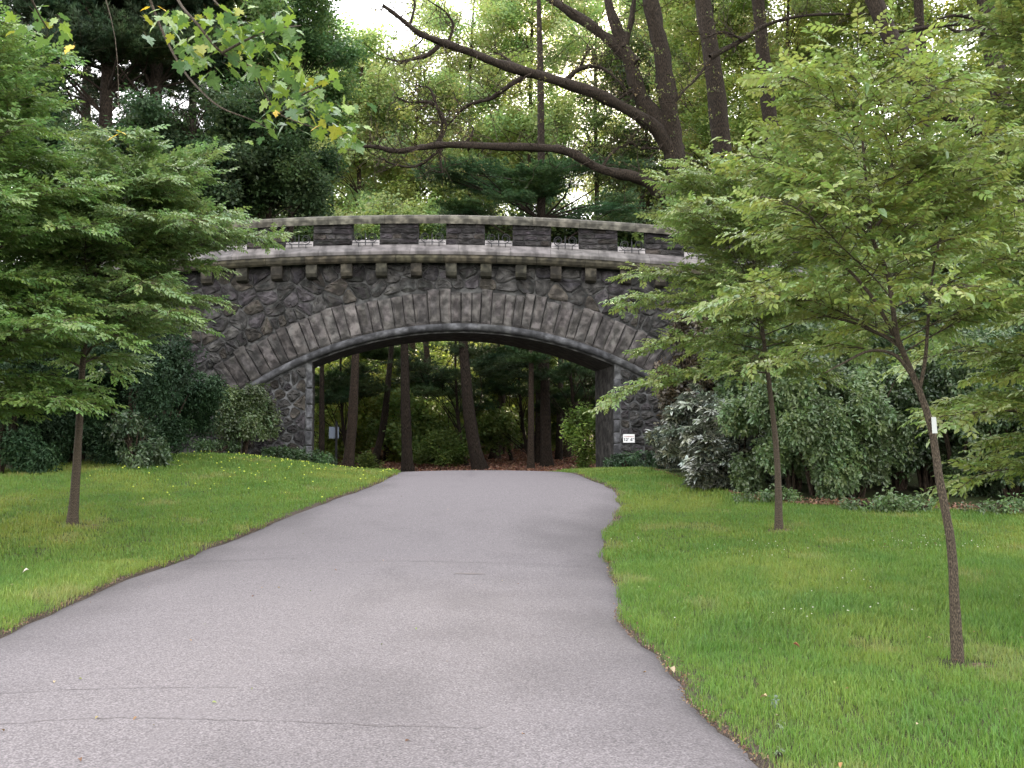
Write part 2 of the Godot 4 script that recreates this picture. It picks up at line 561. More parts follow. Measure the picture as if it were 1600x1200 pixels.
# a rough-faced stone: outline in the wall plane, standing proud of it towards the camera (+z)
func rock(poly: PackedVector2Array, z: float, proud: float, col: Color, rough := 0.02, mat: Material = null) -> ArrayMesh:
	var mb := Mb.new()
	var c := centroid(poly)
	var rings := [[0.0, -0.08], [0.0, proud * 0.45], [0.13, proud * 0.85], [0.5, proud]]
	var prev := PackedVector3Array()
	for r in rings:
		var cur := PackedVector3Array()
		for p in poly:
			var q: Vector2 = p.lerp(c, r[0])
			var jit: float = rough if r[0] > 0.0 else 0.0
			cur.append(Vector3(q.x + rf(-jit, jit) * 0.5, q.y + rf(-jit, jit) * 0.5, z + r[1] + rf(-jit, jit)))
		if prev.size():
			for k in poly.size():
				var k2 := (k + 1) % poly.size()
				var b := 1.0 + rf(-0.06, 0.06)
				mb.quad(prev[k], prev[k2], cur[k2], cur[k], Color(col.r * b, col.g * b, col.b * b))
		prev = cur
	var top := Vector3(c.x, c.y, z + proud + rf(-rough, rough))
	for k in poly.size():
		mb.tri(prev[k], prev[(k + 1) % poly.size()], top, col)
	return mb.commit(mat if mat else M.stone)

func stone_tone() -> Color:
	var k := rf(0.040, 0.084)
	if rng.randf() < 0.12: k *= 0.6
	var w := rng.randf()
	if w < 0.2: return Color(k * 1.12, k * 0.98, k * 0.82)
	if w < 0.45: return Color(k * 1.05, k * 0.95, k * 0.99)
	return Color(k * 1.05, k, k * 0.94)

func drop(px: float) -> float:
	return 1.1e-4 * (px - 650.0) * (px - 650.0)

# a run of moulded stone along the bridge: profile of (towards the camera, photograph row at the crown)
func course(a: float, b: float, profile: Array, col: Color, gap := 0.006, steps := 3, mat: Material = null) -> ArrayMesh:
	var mb := Mb.new()
	var prev := PackedVector3Array()
	for s in steps + 1:
		var px := lerpf(a, b, float(s) / steps)
		var cur := PackedVector3Array()
		for p in profile:
			var w := at(px, p.y + drop(px), BD - p.x)
			var x := (px - 800.0) / F * BD
			if s == 0: x += gap
			if s == steps: x -= gap
			cur.append(Vector3(x, w.y, -BD + p.x))
		if s == 0 or s == steps:
			for k in range(1, cur.size() - 1):
				if s == 0: mb.tri(cur[0], cur[k + 1], cur[k], col)
				else: mb.tri(cur[0], cur[k], cur[k + 1], col)
		if s > 0:
			for k in cur.size():
				var k2 := (k + 1) % cur.size()
				mb.quad(prev[k], prev[k2], cur[k2], cur[k], col)
		prev = cur
	return mb.commit(mat if mat else M.granite)

func bxy(px: float, py: float) -> Vector2:
	return Vector2((px - 800.0) / F * BD, at(800, py, BD).y)

func build_bridge() -> void:
	var root := thing("stone_bridge", "dark stone arched footbridge spanning the drive, with open parapet and granite coping", "bridge", Vector3.ZERO)
	var apex := bxy(717, 517)
	arch_c = Vector2(apex.x, apex.y - ARCH_R)
	var zf := -BD
	var xl := bxy(487, 600).x
	var xr := bxy(960, 600).x
	var r_bar := ARCH_R - 0.06
	# core of the wall, with the vault and the jambs
	var mb := Mb.new()
	var vault := Mb.new()
	var cols := PackedFloat32Array()
	var x := bxy(60, 0).x
	while x < xl - 0.05:
		cols.append(x); x += 0.6
	cols.append(xl)
	for k in range(1, 40): cols.append(lerpf(xl, xr, k / 40.0))
	cols.append(xr)
	x = xr + 0.6
	while x < bxy(1330, 0).x:
		cols.append(x); x += 0.6
	for k in cols.size() - 1:
		var a := cols[k]
		var b := cols[k + 1]
		var inside := a >= xl - 0.01 and b <= xr + 0.01
		var ya := -0.6
		var yb := -0.6
		if inside:
			ya = arch_c.y + sqrt(r_bar * r_bar - pow(a - arch_c.x, 2.0))
			yb = arch_c.y + sqrt(r_bar * r_bar - pow(b - arch_c.x, 2.0))
		var ta := at(800, 400 + drop(a / BD * F + 800.0), BD).y
		var tb := at(800, 400 + drop(b / BD * F + 800.0), BD).y
		var back := Vector3(SKEW, 0, -DEPTH)
		var p0 := Vector3(a, ya, zf); var p1 := Vector3(b, yb, zf)
		var p2 := Vector3(b, tb, zf); var p3 := Vector3(a, ta, zf)
		mb.quad(p0, p3, p2, p1)
		mb.quad(p0 + back, p1 + back, p2 + back, p3 + back)
		mb.quad(p3, p3 + back, p2 + back, p2)
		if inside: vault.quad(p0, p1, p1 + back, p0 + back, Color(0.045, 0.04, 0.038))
	for e in [[xl, 1], [xr, -1]]:
		var yy: float = arch_c.y + sqrt(r_bar * r_bar - pow(e[0] - arch_c.x, 2.0))
		var a := Vector3(e[0], -0.6, zf); var b := Vector3(e[0], yy, zf)
		var back := Vector3(SKEW, 0, -DEPTH)
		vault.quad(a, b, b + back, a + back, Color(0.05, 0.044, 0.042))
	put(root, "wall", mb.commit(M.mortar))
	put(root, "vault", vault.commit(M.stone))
	# the far parapet, low and plain
	mb = Mb.new()
	var pa := bxy(60, 0).x; var pb := bxy(1330, 0).x
	var seg := 24
	for k in seg:
		var a := lerpf(pa, pb, float(k) / seg); var b := lerpf(pa, pb, (k + 1.0) / seg)
		var ha := at(800, 356 + drop(a / BD * F + 800.0), BD).y; var hb := at(800, 356 + drop(b / BD * F + 800.0), BD).y
		var z0 := zf - DEPTH; var z1 := zf - DEPTH + 0.35
		mb.quad(Vector3(a, ha, z1), Vector3(b, hb, z1), Vector3(b, hb - 0.8, z1), Vector3(a, ha - 0.8, z1), Color(0.7, 0.7, 0.7))
		mb.quad(Vector3(a, ha, z0), Vector3(b, hb, z0), Vector3(b, hb - 1.2, z0), Vector3(a, ha - 1.2, z0), Color(0.7, 0.7, 0.7))
		mb.quad(Vector3(a, ha, z0), Vector3(b, hb, z0), Vector3(b, hb, z1), Vector3(a, ha, z1))
	put(root, "far_parapet", mb.commit(M.mortar))
	# voussoirs
	var th := deg_to_rad(-37.0)
	var r_out := 12.84
	var r_in := ARCH_R + 0.22
	while th < deg_to_rad(37.5):
		var w := rf(0.27, 0.42) / 12.3
		var g := 0.008 / 12.3
		var ro := r_out + rf(-0.06, 0.1)
		var poly := PackedVector2Array()
		for q in [[th + g, r_in], [th + g, lerpf(r_in, ro, 0.5)], [th + g, ro], [th + w * 0.5, ro + rf(-0.02, 0.04)], [th + w - g, ro], [th + w - g, lerpf(r_in, ro, 0.5)], [th + w - g, r_in]]:
			poly.append(arch_c + Vector2(sin(q[0]), cos(q[0])) * q[1] + Vector2(rf(-0.01, 0.01), rf(-0.01, 0.01)))
		var k := rf(0.076, 0.110)
		var luck := rng.randf()
		if luck < 0.15: k *= 0.62
		elif luck > 0.95: k *= 1.3
		put(root, "voussoir", rock(poly, zf, rf(0.06, 0.13), Color(k * 1.12, k * 1.02, k * 0.95), 0.024))
		th += w
	# roll moulding under the voussoirs, in dressed lengths
	var segs := 15
	for s in segs:
		mb = Mb.new()
		var pts := PackedVector3Array()
		for k in 7:
			var a := deg_to_rad(lerpf(-37.6, 38.0, (s + k / 6.0 * 0.994) / segs))
			pts.append(Vector3(arch_c.x + sin(a) * (ARCH_R + 0.11), arch_c.y + cos(a) * (ARCH_R + 0.11), zf + 0.07))
		var k2 := rf(0.8, 1.2) * 0.09
		mb.tube(pts, taper(pts.size(), 0.115, 0.115), 12, Color(k2, k2, k2 * 1.03))
		put(root, "arch_moulding", mb.commit(M.granite))
	# rubble stones
	var seeds := []
	var y := -0.3
	var row := 0
	while y < 7.6:
		var xx := bxy(285, 0).x + rf(0, 0.3)
		while xx < bxy(1120, 0).x:
			var p := Vector2(xx + rf(-0.1, 0.1), y + rf(-0.12, 0.12))
			xx += rf(0.42, 0.86)
			var rel := p - arch_c
			var ang := rad_to_deg(atan2(rel.x, rel.y))
			var low := rel.length() < r_out
			if absf(ang) < 37.5:
				if rel.length() > ARCH_R - 0.12 and rel.length() < r_out + 0.16:
					if rel.length() > 12.2: p = arch_c + rel.normalized() * (r_out + rf(0.14, 0.3))
					else: p = arch_c + rel.normalized() * (ARCH_R - rf(0.15, 0.3))
				if low and p.x > xl - 0.12 and p.x < xr + 0.12:
					continue
			if rel.length() < ARCH_R: continue
			seeds.append(p)
		row += 1
		y += rf(0.34, 0.42)
	# the piers under the moulding: smaller stones in rough courses
	for e in [[bxy(300, 0).x, xl - 0.2], [xr + 0.2, bxy(1110, 0).x]]:
		y = -0.15
		while y < 4.6:
			var xx: float = e[0] + rf(0, 0.2)
			while xx < e[1] - 0.08:
				var p := Vector2(xx + rf(-0.05, 0.05), y + rf(-0.06, 0.06))
				if (p - arch_c).length() < ARCH_R - 0.14: seeds.append(p)
				xx += rf(0.26, 0.52)
			y += rf(0.22, 0.3)
	for k in seeds.size():
		var p: Vector2 = seeds[k]
		var low_stone := (p - arch_c).length() < ARCH_R
		var poly := PackedVector2Array([p + Vector2(-0.7, -0.5), p + Vector2(0.7, -0.5), p + Vector2(0.7, 0.5), p + Vector2(-0.7, 0.5)])
		for j in seeds.size():
			if j == k: continue
			var q: Vector2 = seeds[j]
			if absf(q.x - p.x) > 1.6 or absf(q.y - p.y) > 1.2: continue
			var nrm := (q - p)
			var l := nrm.length()
			if l < 0.05: continue
			nrm /= l
			poly = clip(poly, p + nrm * (l * 0.5 - (0.026 if low_stone else 0.020)), nrm)
			if poly.size() < 3: break
		if poly.size() < 3: continue
		var rel := p - arch_c
		var ang := rad_to_deg(atan2(rel.x, rel.y))
		if absf(ang) < 38.5:
			var u := rel.normalized()
			if rel.length() > 12.3: poly = clip(poly, arch_c + u * (r_out + 0.07), -u)
			elif rel.length() < ARCH_R + 0.1:
				poly = clip(poly, arch_c + u * (ARCH_R - 0.06), u)
		if rel.length() < ARCH_R and p.x < xl + 0.1: poly = clip(poly, Vector2(xl - 0.2, 0), Vector2(1, 0))
		if rel.length() < ARCH_R and p.x > xr - 0.1: poly = clip(poly, Vector2(xr + 0.2, 0), Vector2(-1, 0))
		poly = clip(poly, bxy(0, 436 + drop(p.x / BD * F + 800.0) - 22), Vector2(0, 1))
		if poly.size() < 3 or area(poly) < 0.02: continue
		var tone := stone_tone()
		put(root, "stone", rock(round_off(poly, 0.2), zf, rf(0.03, 0.085), tone, 0.03))
	# pale pointing on the two piers, under the moulding
	for e in [[bxy(424, 0).x, xl - 0.01], [xr + 0.01, bxy(1050, 0).x]]:
		mb = Mb.new()
		for k in 10:
			var a: float = lerpf(e[0], e[1], k / 10.0)
			var b: float = lerpf(e[0], e[1], (k + 1) / 10.0)
			var ya := arch_c.y + sqrt(pow(ARCH_R + 0.05, 2.0) - pow(a - arch_c.x, 2.0))
			var yb := arch_c.y + sqrt(pow(ARCH_R + 0.05, 2.0) - pow(b - arch_c.x, 2.0))
			mb.quad(Vector3(a, -0.5, zf + 0.006), Vector3(a, ya, zf + 0.006), Vector3(b, yb, zf + 0.006), Vector3(b, -0.5, zf + 0.006), Color(0.128, 0.127, 0.127))
		put(root, "pointing", mb.commit(M.granite))
	# dressed quoins at the two jambs
	for e in [[xl, -1.0], [xr, 1.0]]:
		var yq := -0.2
		while yq < 3.7:
			var hq := rf(0.3, 0.5)
			var top: float = minf(yq + hq, arch_c.y + sqrt(pow(ARCH_R, 2.0) - pow(e[0] + e[1] * 0.2 - arch_c.x, 2.0)) - 0.02)
			if top - yq < 0.1: break
			var x0: float = e[0] - e[1] * 0.02
			var x1: float = e[0] + e[1] * rf(0.15, 0.19)
			var poly := PackedVector2Array([Vector2(x0, yq + 0.012), Vector2(x1, yq + 0.012), Vector2(x1, top - 0.012), Vector2(x0, top - 0.012)])
			var k := rf(0.10, 0.15)
			put(root, "quoin", rock(round_off(poly, 0.06), zf, 0.06, Color(k, k, k * 1.04), 0.006))
			yq += hq
	# corbels under the cornice
	var cx := 268.0
	while cx < 1130.0:
		var k := rf(0.8, 1.15)
		put(root, "corbel", course(cx - 8.5, cx + 8.5, [Vector2(-0.05, 408), Vector2(0.3, 408), Vector2(0.3, 424), Vector2(0.24, 430), Vector2(0.12, 433.5), Vector2(-0.05, 433.5)], Color(0.062 * k, 0.056 * k, 0.042 * k), 0.0, 1))
		cx += 54.6
	# cornice: rough mossy bed course, smooth fascia, sloped wash
	var px := 60.0
	while px < 1320.0:
		var w := rf(58, 84)
		var k := rf(0.85, 1.15)
		put(root, "bed_course", course(px, px + w, [Vector2(-0.05, 397), Vector2(0.42, 397.3), Vector2(0.44, 402), Vector2(0.40, 407), Vector2(0.34, 410), Vector2(-0.05, 410)], Color(0.078 * k, 0.069 * k, 0.046 * k)))
		var k2 := rf(0.9, 1.12)
		put(root, "wash_slab", course(px + 22, px + w + 22, [Vector2(-0.05, 382), Vector2(0.10, 382), Vector2(0.14, 384), Vector2(0.46, 391), Vector2(0.47, 392.5), Vector2(0.45, 397), Vector2(-0.05, 397)], Color(0.165 * k2, 0.15 * k2, 0.145 * k2), 0.004, 3, M.streaked))
		px += w
	# parapet piers of rough stone, with a coping above and iron scrolls in the openings
	for k in range(-2, 6):
		pass
	var op := 360.5 - 104.6 * 3.0
	var count := 0
	while op < 1300.0:
		var a := op + 21.5
		var b := op + 104.6 - 21.5
		var pier := Node3D.new()
		pier.name = "parapet_pier"
		root.add_child(pier, true)
		var mid := (a + b) * 0.5
		put(pier, "core", course(a + 0.5, b - 0.5, [Vector2(-0.30, 347), Vector2(0.06, 347), Vector2(0.06, 383), Vector2(-0.30, 383)], Color(0.06, 0.056, 0.055), 0.0))
		if mid > 280 and mid < 1120:
			var rows := 4
			for r in rows:
				var n := rng.randi_range(2, 3)
				var xs := [a + 0.6]
				for q in n - 1: xs.append(a + (b - a) * (q + 1.0) / n + rf(-6, 6))
				xs.append(b - 0.6)
				for q in n:
					var yt := lerpf(348.5, 382, float(r) / rows) + drop(mid) + 0.4
					var yb := lerpf(348.5, 382, (r + 1.0) / rows) + drop(mid) - 0.4
					var p1 := bxy(xs[q] + 0.5, yt); var p2 := bxy(xs[q + 1] - 0.5, yb)
					var poly := PackedVector2Array([Vector2(p1.x, p2.y), Vector2(p2.x, p2.y + rf(-0.015, 0.015)), Vector2(p2.x, p1.y), Vector2(p1.x, p1.y + rf(-0.015, 0.015))])
					var t := stone_tone()
					put(pier, "stone", rock(round_off(poly, 0.14), zf + 0.06, rf(0.02, 0.06), Color(t.r * 0.8, t.g * 0.77, t.b * 0.8), 0.02))
		# sloped pale sill in the opening
		put(root, "opening_sill", course(op - 21.5, op + 21.5, [Vector2(-0.30, 374), Vector2(0.03, 374.5), Vector2(0.13, 386), Vector2(0.13, 390), Vector2(-0.30, 390)], Color(0.38, 0.35, 0.345), 0.002, 1, M.streaked))
		if op > 300 and op < 1120:
			mb = Mb.new()
			for sg in [-1.0, 1.0]:
				var c := bxy(op + sg * 11.0, 372.0 + drop(op))
				var sp := PackedVector3Array()
				for q in 30:
					var tt := q / 29.0
					var ang: float = -PI * 0.5 + sg * tt * TAU * 1.6
					var rr := 0.15 * (1.0 - 0.62 * tt)
					sp.append(Vector3(c.x + cos(ang) * rr * 0.95, c.y + sin(ang) * rr, zf + 0.15))
				mb.tube(sp, taper(sp.size(), 0.014, 0.011), 5)
				mb.tube(PackedVector3Array([Vector3(c.x, c.y - 0.14, zf + 0.15), Vector3(c.x, c.y - 0.28, zf + 0.16)]), PackedFloat32Array([0.014, 0.014]), 5)
			var cm := bxy(op, 372.0 + drop(op))
			mb.tube(PackedVector3Array([Vector3(cm.x, cm.y - 0.24, zf + 0.16), Vector3(cm.x, cm.y + 0.06, zf + 0.15), Vector3(cm.x, cm.y + 0.16, zf + 0.15)]), PackedFloat32Array([0.014, 0.022, 0.004]), 5)
			mb.tube(PackedVector3Array([Vector3(cm.x - 0.4, cm.y - 0.16, zf + 0.15), Vector3(cm.x, cm.y - 0.15, zf + 0.15), Vector3(cm.x + 0.4, cm.y - 0.16, zf + 0.15)]), PackedFloat32Array([0.01, 0.014, 0.01]), 5)
			put(root, "iron_scroll", mb.commit(M.iron))
		op += 104.6
		count += 1
	px = 40.0
	while px < 1310.0:
		var w := rf(66, 92)
		var k := rf(0.9, 1.1)
		put(root, "coping", course(px, px + w, [Vector2(-0.36, 349), Vector2(0.20, 349), Vector2(0.21, 341), Vector2(0.17, 337.6), Vector2(0.10, 336.3), Vector2(-0.28, 335.6), Vector2(-0.36, 338)], Color(0.13 * k, 0.12 * k, 0.094 * k), 0.004))
		px += w

# ---------------------------------------------------------------- ground, road, grass
func build_ground() -> void:
	var rows := PackedFloat32Array()
	var d := -8.0
	while d < 420.0:
		rows.append(d)
		d += 0.25 if d < 36.0 else (1.0 if d < 70.0 else 8.0)
	var offs := [0.0, 0.05, 0.12, 0.25, 0.5, 0.9, 1.5, 2.2, 3.0, 4.0, 5.2, 6.5, 8.0, 10.0, 13.0, 17.0, 23.0, 32.0, 50.0, 90.0, 180.0, 330.0]
	var v := PackedVector3Array()
	var c := PackedColorArray()
	var idx := PackedInt32Array()
	var per := offs.size() * 2 + 2
	for r in rows.size():
		var dd := rows[r]
		var l := road_l(dd)
		var e := road_r(dd)
		var xs := PackedFloat32Array()
		for k in range(offs.size() - 1, -1, -1): xs.append(l - offs[k])
		xs.append(l + 0.3); xs.append(e - 0.3)
		for k in offs.size(): xs.append(e + offs[k])
		for k in xs.size():
			var x := xs[k]
			var h := ground(x, dd)
			var off := maxf(l - x, x - e)
			if off < 0.0: h -= 0.08
			elif off < 0.02: h -= 0.03
			v.append(Vector3(x, h, -dd))
			var lawn := Color(0.062, 0.085, 0.022).lerp(Color(0.10, 0.085, 0.045), clampf(noise.get_noise_2d(x * 14.0, dd * 14.0) + 0.2, 0, 0.5))
			if off < 0.09: lawn = Color(0.10, 0.078, 0.055)
			var floor_col := Color(0.115, 0.062, 0.04).lerp(Color(0.06, 0.04, 0.028), 0.5 + 0.5 * noise.get_noise_2d(x * 20.0, dd * 20.0))
			c.append(lawn.lerp(floor_col, smoothstep(33.0, 36.0, dd + noise.get_noise_2d(x * 8.0, 5.0) * 3.0)))
	for r in rows.size() - 1:
		for k in per - 1:
			var a := r * per + k
			idx.append_array([a, a + per, a + 1, a + 1, a + per, a + per + 1])
	put_grid("ground", v, c, idx, M.earth)
	# the drive
	v = PackedVector3Array(); c = PackedColorArray(); idx = PackedInt32Array()
	var n := 25
	var rd := 0
	d = -6.0
	while d < 46.0:
		var l := road_l(d)
		var e := road_r(d)
		for k in n:
			var t := float(k) / (n - 1)
			var x := lerpf(l - 0.02, e + 0.02, t)
			var h := lut(T_H, d) + 0.012 + 0.05 * (1.0 - pow(2.0 * t - 1.0, 2.0))
			if k == 0 or k == n - 1: h -= 0.05
			v.append(Vector3(x, h, -d))
			var b := 1.0 + 0.30 * noise.get_noise_2d(x * 9.0, d * 4.0) + 0.16 * fine.get_noise_2d(x * 30.0, d * 22.0)
			var edge := minf(x - l, e - x)
			b *= lerpf(0.80, 1.0, smoothstep(0.0, 0.9, edge + 0.25 * noise.get_noise_2d(x * 3.0, d * 12.0)))
			# a slightly darker strip where the old seam runs
			var seam := -1.55 + (d - 5.0) * 0.02 + 0.08 * sin(d * 1.3)
			b *= 1.0 - 0.13 * exp(-pow((x - seam) / 0.16, 2.0))
			if x < seam: b *= 1.035
			c.append(Color(b, b, b))
		rd += 1
		d += 0.2
	for r in rd - 1:
		for k in n - 1:
			var a := r * n + k
			idx.append_array([a, a + n, a + 1, a + 1, a + n, a + n + 1])
	var road := put_grid("road", v, c, idx, M.asphalt)
	# cracks and a dark patch, thin sheets just above the asphalt
	var cracks := [[[-30, 1082], [120, 1078], [300, 1077], [370, 1078]], [[-20, 1133], [90, 1127], [200, 1124], [330, 1128], [480, 1132], [640, 1137], [760, 1138]], [[540, 880], [640, 878], [760, 880], [940, 883]], [[290, 877], [380, 874], [480, 873]]]
	var ci := 0
	for cr in cracks:
		var w := 0.0035 if ci < 2 else 0.007
		var mb := Mb.new()
		var pts := []
		for p in cr:
			pts.append(road_hit(p[0], p[1]))
		var path := smooth_path(pts, 9)
		for k in path.size(): path[k] += Vector3(rf(-0.012, 0.012), 0, rf(-0.02, 0.02))
		for k in path.size() - 1:
			var a := path[k]; var b := path[k + 1]
			var s := (b - a).cross(Vector3.UP).normalized() * w * rf(0.5, 1.3)
			a.y = road_y(a.x, -a.z) + 0.004; b.y = road_y(b.x, -b.z) + 0.004
			mb.quad(a - s, b - s, b + s, a + s, Color(0.10, 0.09, 0.09))
		put(road, "crack", mb.commit(M.litter))
		ci += 1
	var pm := Mb.new()
	var pc := road_hit(733, 897)
	for k in 20:
		var a0 := TAU * k / 20; var a1 := TAU * (k + 1) / 20
		var r0 := 1.0 + 0.2 * sin(k * 1.7); var r1 := 1.0 + 0.2 * sin(((k + 1) % 20) * 1.7)
		var q0 := pc + Vector3(cos(a0) * 0.17 * r0, 0, sin(a0) * 0.06 * r0); var q1 := pc + Vector3(cos(a1) * 0.17 * r1, 0, sin(a1) * 0.06 * r1)
		q0.y = road_y(q0.x, -q0.z) + 0.004; q1.y = road_y(q1.x, -q1.z) + 0.004
		var qc := Vector3(pc.x, road_y(pc.x, -pc.z) + 0.004, pc.z)
		pm.tri(qc, q0, q1, Color(0.12, 0.105, 0.10))
	put(road, "patch", pm.commit(M.litter))

func road_y(x: float, d: float) -> float:
	var t := clampf((x - road_l(d)) / (road_r(d) - road_l(d)), 0.02, 0.98)
	return lut(T_H, d) + 0.012 + 0.05 * (1.0 - pow(2.0 * t - 1.0, 2.0))

func road_hit(px: float, py: float) -> Vector3:
	var lo := 3.0
	var hi := 30.0
	for k in 40:
		var m := (lo + hi) * 0.5
		var p := at(px, py, m)
		if p.y > lut(T_H, m) + 0.05: lo = m
		else: hi = m
	return at(px, py, lo)

func put_grid(called: String, v: PackedVector3Array, c: PackedColorArray, idx: PackedInt32Array, mat: Material) -> MeshInstance3D:
	var n := PackedVector3Array()
	n.resize(v.size())
	for k in range(0, idx.size(), 3):
		var nn := (v[idx[k + 2]] - v[idx[k]]).cross(v[idx[k + 1]] - v[idx[k]])
		if nn.y < 0.0: nn = -nn
		n[idx[k]] += nn; n[idx[k + 1]] += nn; n[idx[k + 2]] += nn
	for k in n.size(): n[k] = n[k].normalized()
	var mb := Mb.new()
	mb.v = v; mb.c = c; mb.i = idx; mb.n = n
	var o := put(self, called, mb.commit(mat))
	o.set_meta("kind", "structure")
	return o

func tuft(blades: int, h: float, w: float, spread: float) -> ArrayMesh:
	var mb := Mb.new()
	for k in blades:
		var a := rf(0, TAU)
		var p := Vector3(rf(-1, 1), 0, rf(-1, 1)) * spread
		p.y = -0.01
		var lean := Vector3(cos(a), 0, sin(a)) * rf(0.1, 0.75)
		var s := Vector3(-sin(a), 0, cos(a)).rotated(Vector3.UP, rf(-0.6, 0.6)) * w * 0.5
		var hh := h * rf(0.55, 1.2)
		var m := p + (Vector3.UP * 0.62 + lean * 0.35) * hh
		var t := p + (Vector3.UP * 0.95 + lean) * hh
		var b := 1.0 + rf(-0.3, 0.3)
		var col := Color(b * rf(0.85, 1.2), b, b * rf(0.8, 1.1))
		mb.tri(p - s, p + s, m + s * 0.8, col)
		mb.tri(p - s, m + s * 0.8, m - s * 0.8, col)
		mb.tri(m - s * 0.8, m + s * 0.8, t, col)
	return mb.commit(M.grass)

func lawn_tint(x: float, d: float) -> Color:
	var a := noise.get_noise_2d(x * 11.0 + 40.0, d * 7.0)
	var b := noise.get_noise_2d(x * 30.0 - 90.0, d * 22.0)
	var c := Color(0.135, 0.24, 0.045)
	c = c.lerp(Color(0.22, 0.29, 0.06), clampf(a * 1.5 + 0.12, 0, 0.85))
	c = c.lerp(Color(0.095, 0.205, 0.04), clampf(-b * 1.4, 0, 0.7))
	if b > 0.42: c = c.lerp(Color(0.3, 0.3, 0.12), 0.4)
	return tint(c, 0.13)

func on_lawn(x: float, d: float) -> bool:
	var l := road_l(d) - x
	var r := x - road_r(d)
	if l > 0.03:
		# up to the shrubs on the left and under the arch
		return d < 22.5 + clampf((x + 11.0) * 1.9, 0.0, 8.0) or (x > -6.2 and d < 37.0)
	if r > 0.03:
		var hedge := lut([Vector2(1.5, 30.5), Vector2(3.2, 30.0), Vector2(3.7, 27.0), Vector2(4.1, 22.5), Vector2(4.6, 19.2), Vector2(6.6, 18.0), Vector2(8.5, 17.4), Vector2(14, 17)], x)
		return d < hedge and not (x > 3.0 and d > 30.0)
	return false

func build_grass() -> void:
	var tufts := [tuft(14, 0.062, 0.0045, 0.06), tuft(14, 0.085, 0.005, 0.07), tuft(12, 0.075, 0.009, 0.09)]
	var where := [[], [], []]
	var tints := [[], [], []]
	# rings of distance: from, to, tufts per square metre, which
	for ring in [[4.2, 8.0, 520, 0], [8.0, 13.0, 330, 1], [13.0, 20.0, 210, 2], [20.0, 37.5, 120, 2]]:
		var wide: float = ring[1] * 0.52 + 4.5
		var n := int((ring[1] - ring[0]) * wide * 2.0 * ring[2])
		for k in n:
			var d := rf(ring[0], ring[1])
			var x := rf(-wide, wide)
			if absf(x) > d * 0.52 + 4.2 or not on_lawn(x, d): continue
			if absf(x) > d * 0.52 + 0.6 and rng.randf() < 0.4: continue
			var off := maxf(road_l(d) - x, x - road_r(d))
			var s := rf(0.7, 1.25) * (1.0 + 0.25 * noise.get_noise_2d(x * 25.0, d * 25.0))
			if off < 0.2: s *= rf(0.65, 1.05)
			# thin, worn soil round the young trunks
			var bare := false
			for b in [at(113, 815, 16.0), at(1217, 842, 15.6), at(1510, 1050, 7.35)]:
				if Vector2(x - b.x, (d + b.z) * 1.6).length() < 0.3 and rng.randf() < 0.75: bare = true
			if bare: continue
			if ring[3] == 2 and ring[0] > 15.0: s *= 1.25
			where[ring[3]].append(spin(gp(x, d), s, 0.2))
			tints[ring[3]].append(lawn_tint(x, d))
	var root := thing("lawn_grass", "short bright green grass covering the lawns on both sides of the drive", "grass")
	root.set_meta("kind", "stuff")
	for k in 3:
		scatter(root, "grass_blades", tufts[k], where[k], tints[k])
	# flower heads: white clover on the right, small yellow flowers on the left
	var fm := Mb.new()
	for k in 8:
		var a0 := TAU * k / 8; var a1 := TAU * (k + 1) / 8
		fm.tri(Vector3(cos(a0), 0, sin(a0)) * 0.5, Vector3(0, 0.55, 0), Vector3(cos(a1), 0, sin(a1)) * 0.5)
		fm.tri(Vector3(cos(a0), 0, sin(a0)) * 0.5, Vector3(cos(a1), 0, sin(a1)) * 0.5, Vector3(0, -0.3, 0))
	var head := fm.commit(M.litter)
	var fw := []
	var ft := []
	for k in 330:
		var d := rf(8, 15)
		var x := rf(1.4, 6.5)
		if not on_lawn(x, d) or noise.get_noise_2d(x * 18.0, d * 18.0) < 0.12: continue
		fw.append(spin(gp(x, d, 0.07), rf(0.009, 0.017), 0.4))
		ft.append(Color(0.5, 0.5, 0.4))
	tag(scatter(self, "clover_flowers", head, fw, ft), "tiny white clover heads dotted over the right lawn", "flowers")
	fw = []; ft = []
	for k in 520:
		var d := rf(18, 33)
		var x := rf(-9, -2.5)
		if not on_lawn(x, d) or rng.randf() > smoothstep(17.0, 30.0, d): continue
		fw.append(spin(gp(x, d, 0.09), rf(0.025, 0.05), 0.4))
		ft.append(Color(0.36, 0.42, 0.06))
	tag(scatter(self, "yellow_flowers", head, fw, ft), "small yellow flowers in the left lawn near the bridge", "flowers")

func flake() -> ArrayMesh:
	var mb := Mb.new()
	leaf_into(mb, Vector3(-0.5, 0.1, 0), Vector3(1, 0, 0), Vector3.UP, 1.0, 0.6, Color.WHITE, 0.35, 0.3)
	return mb.commit(M.litter)

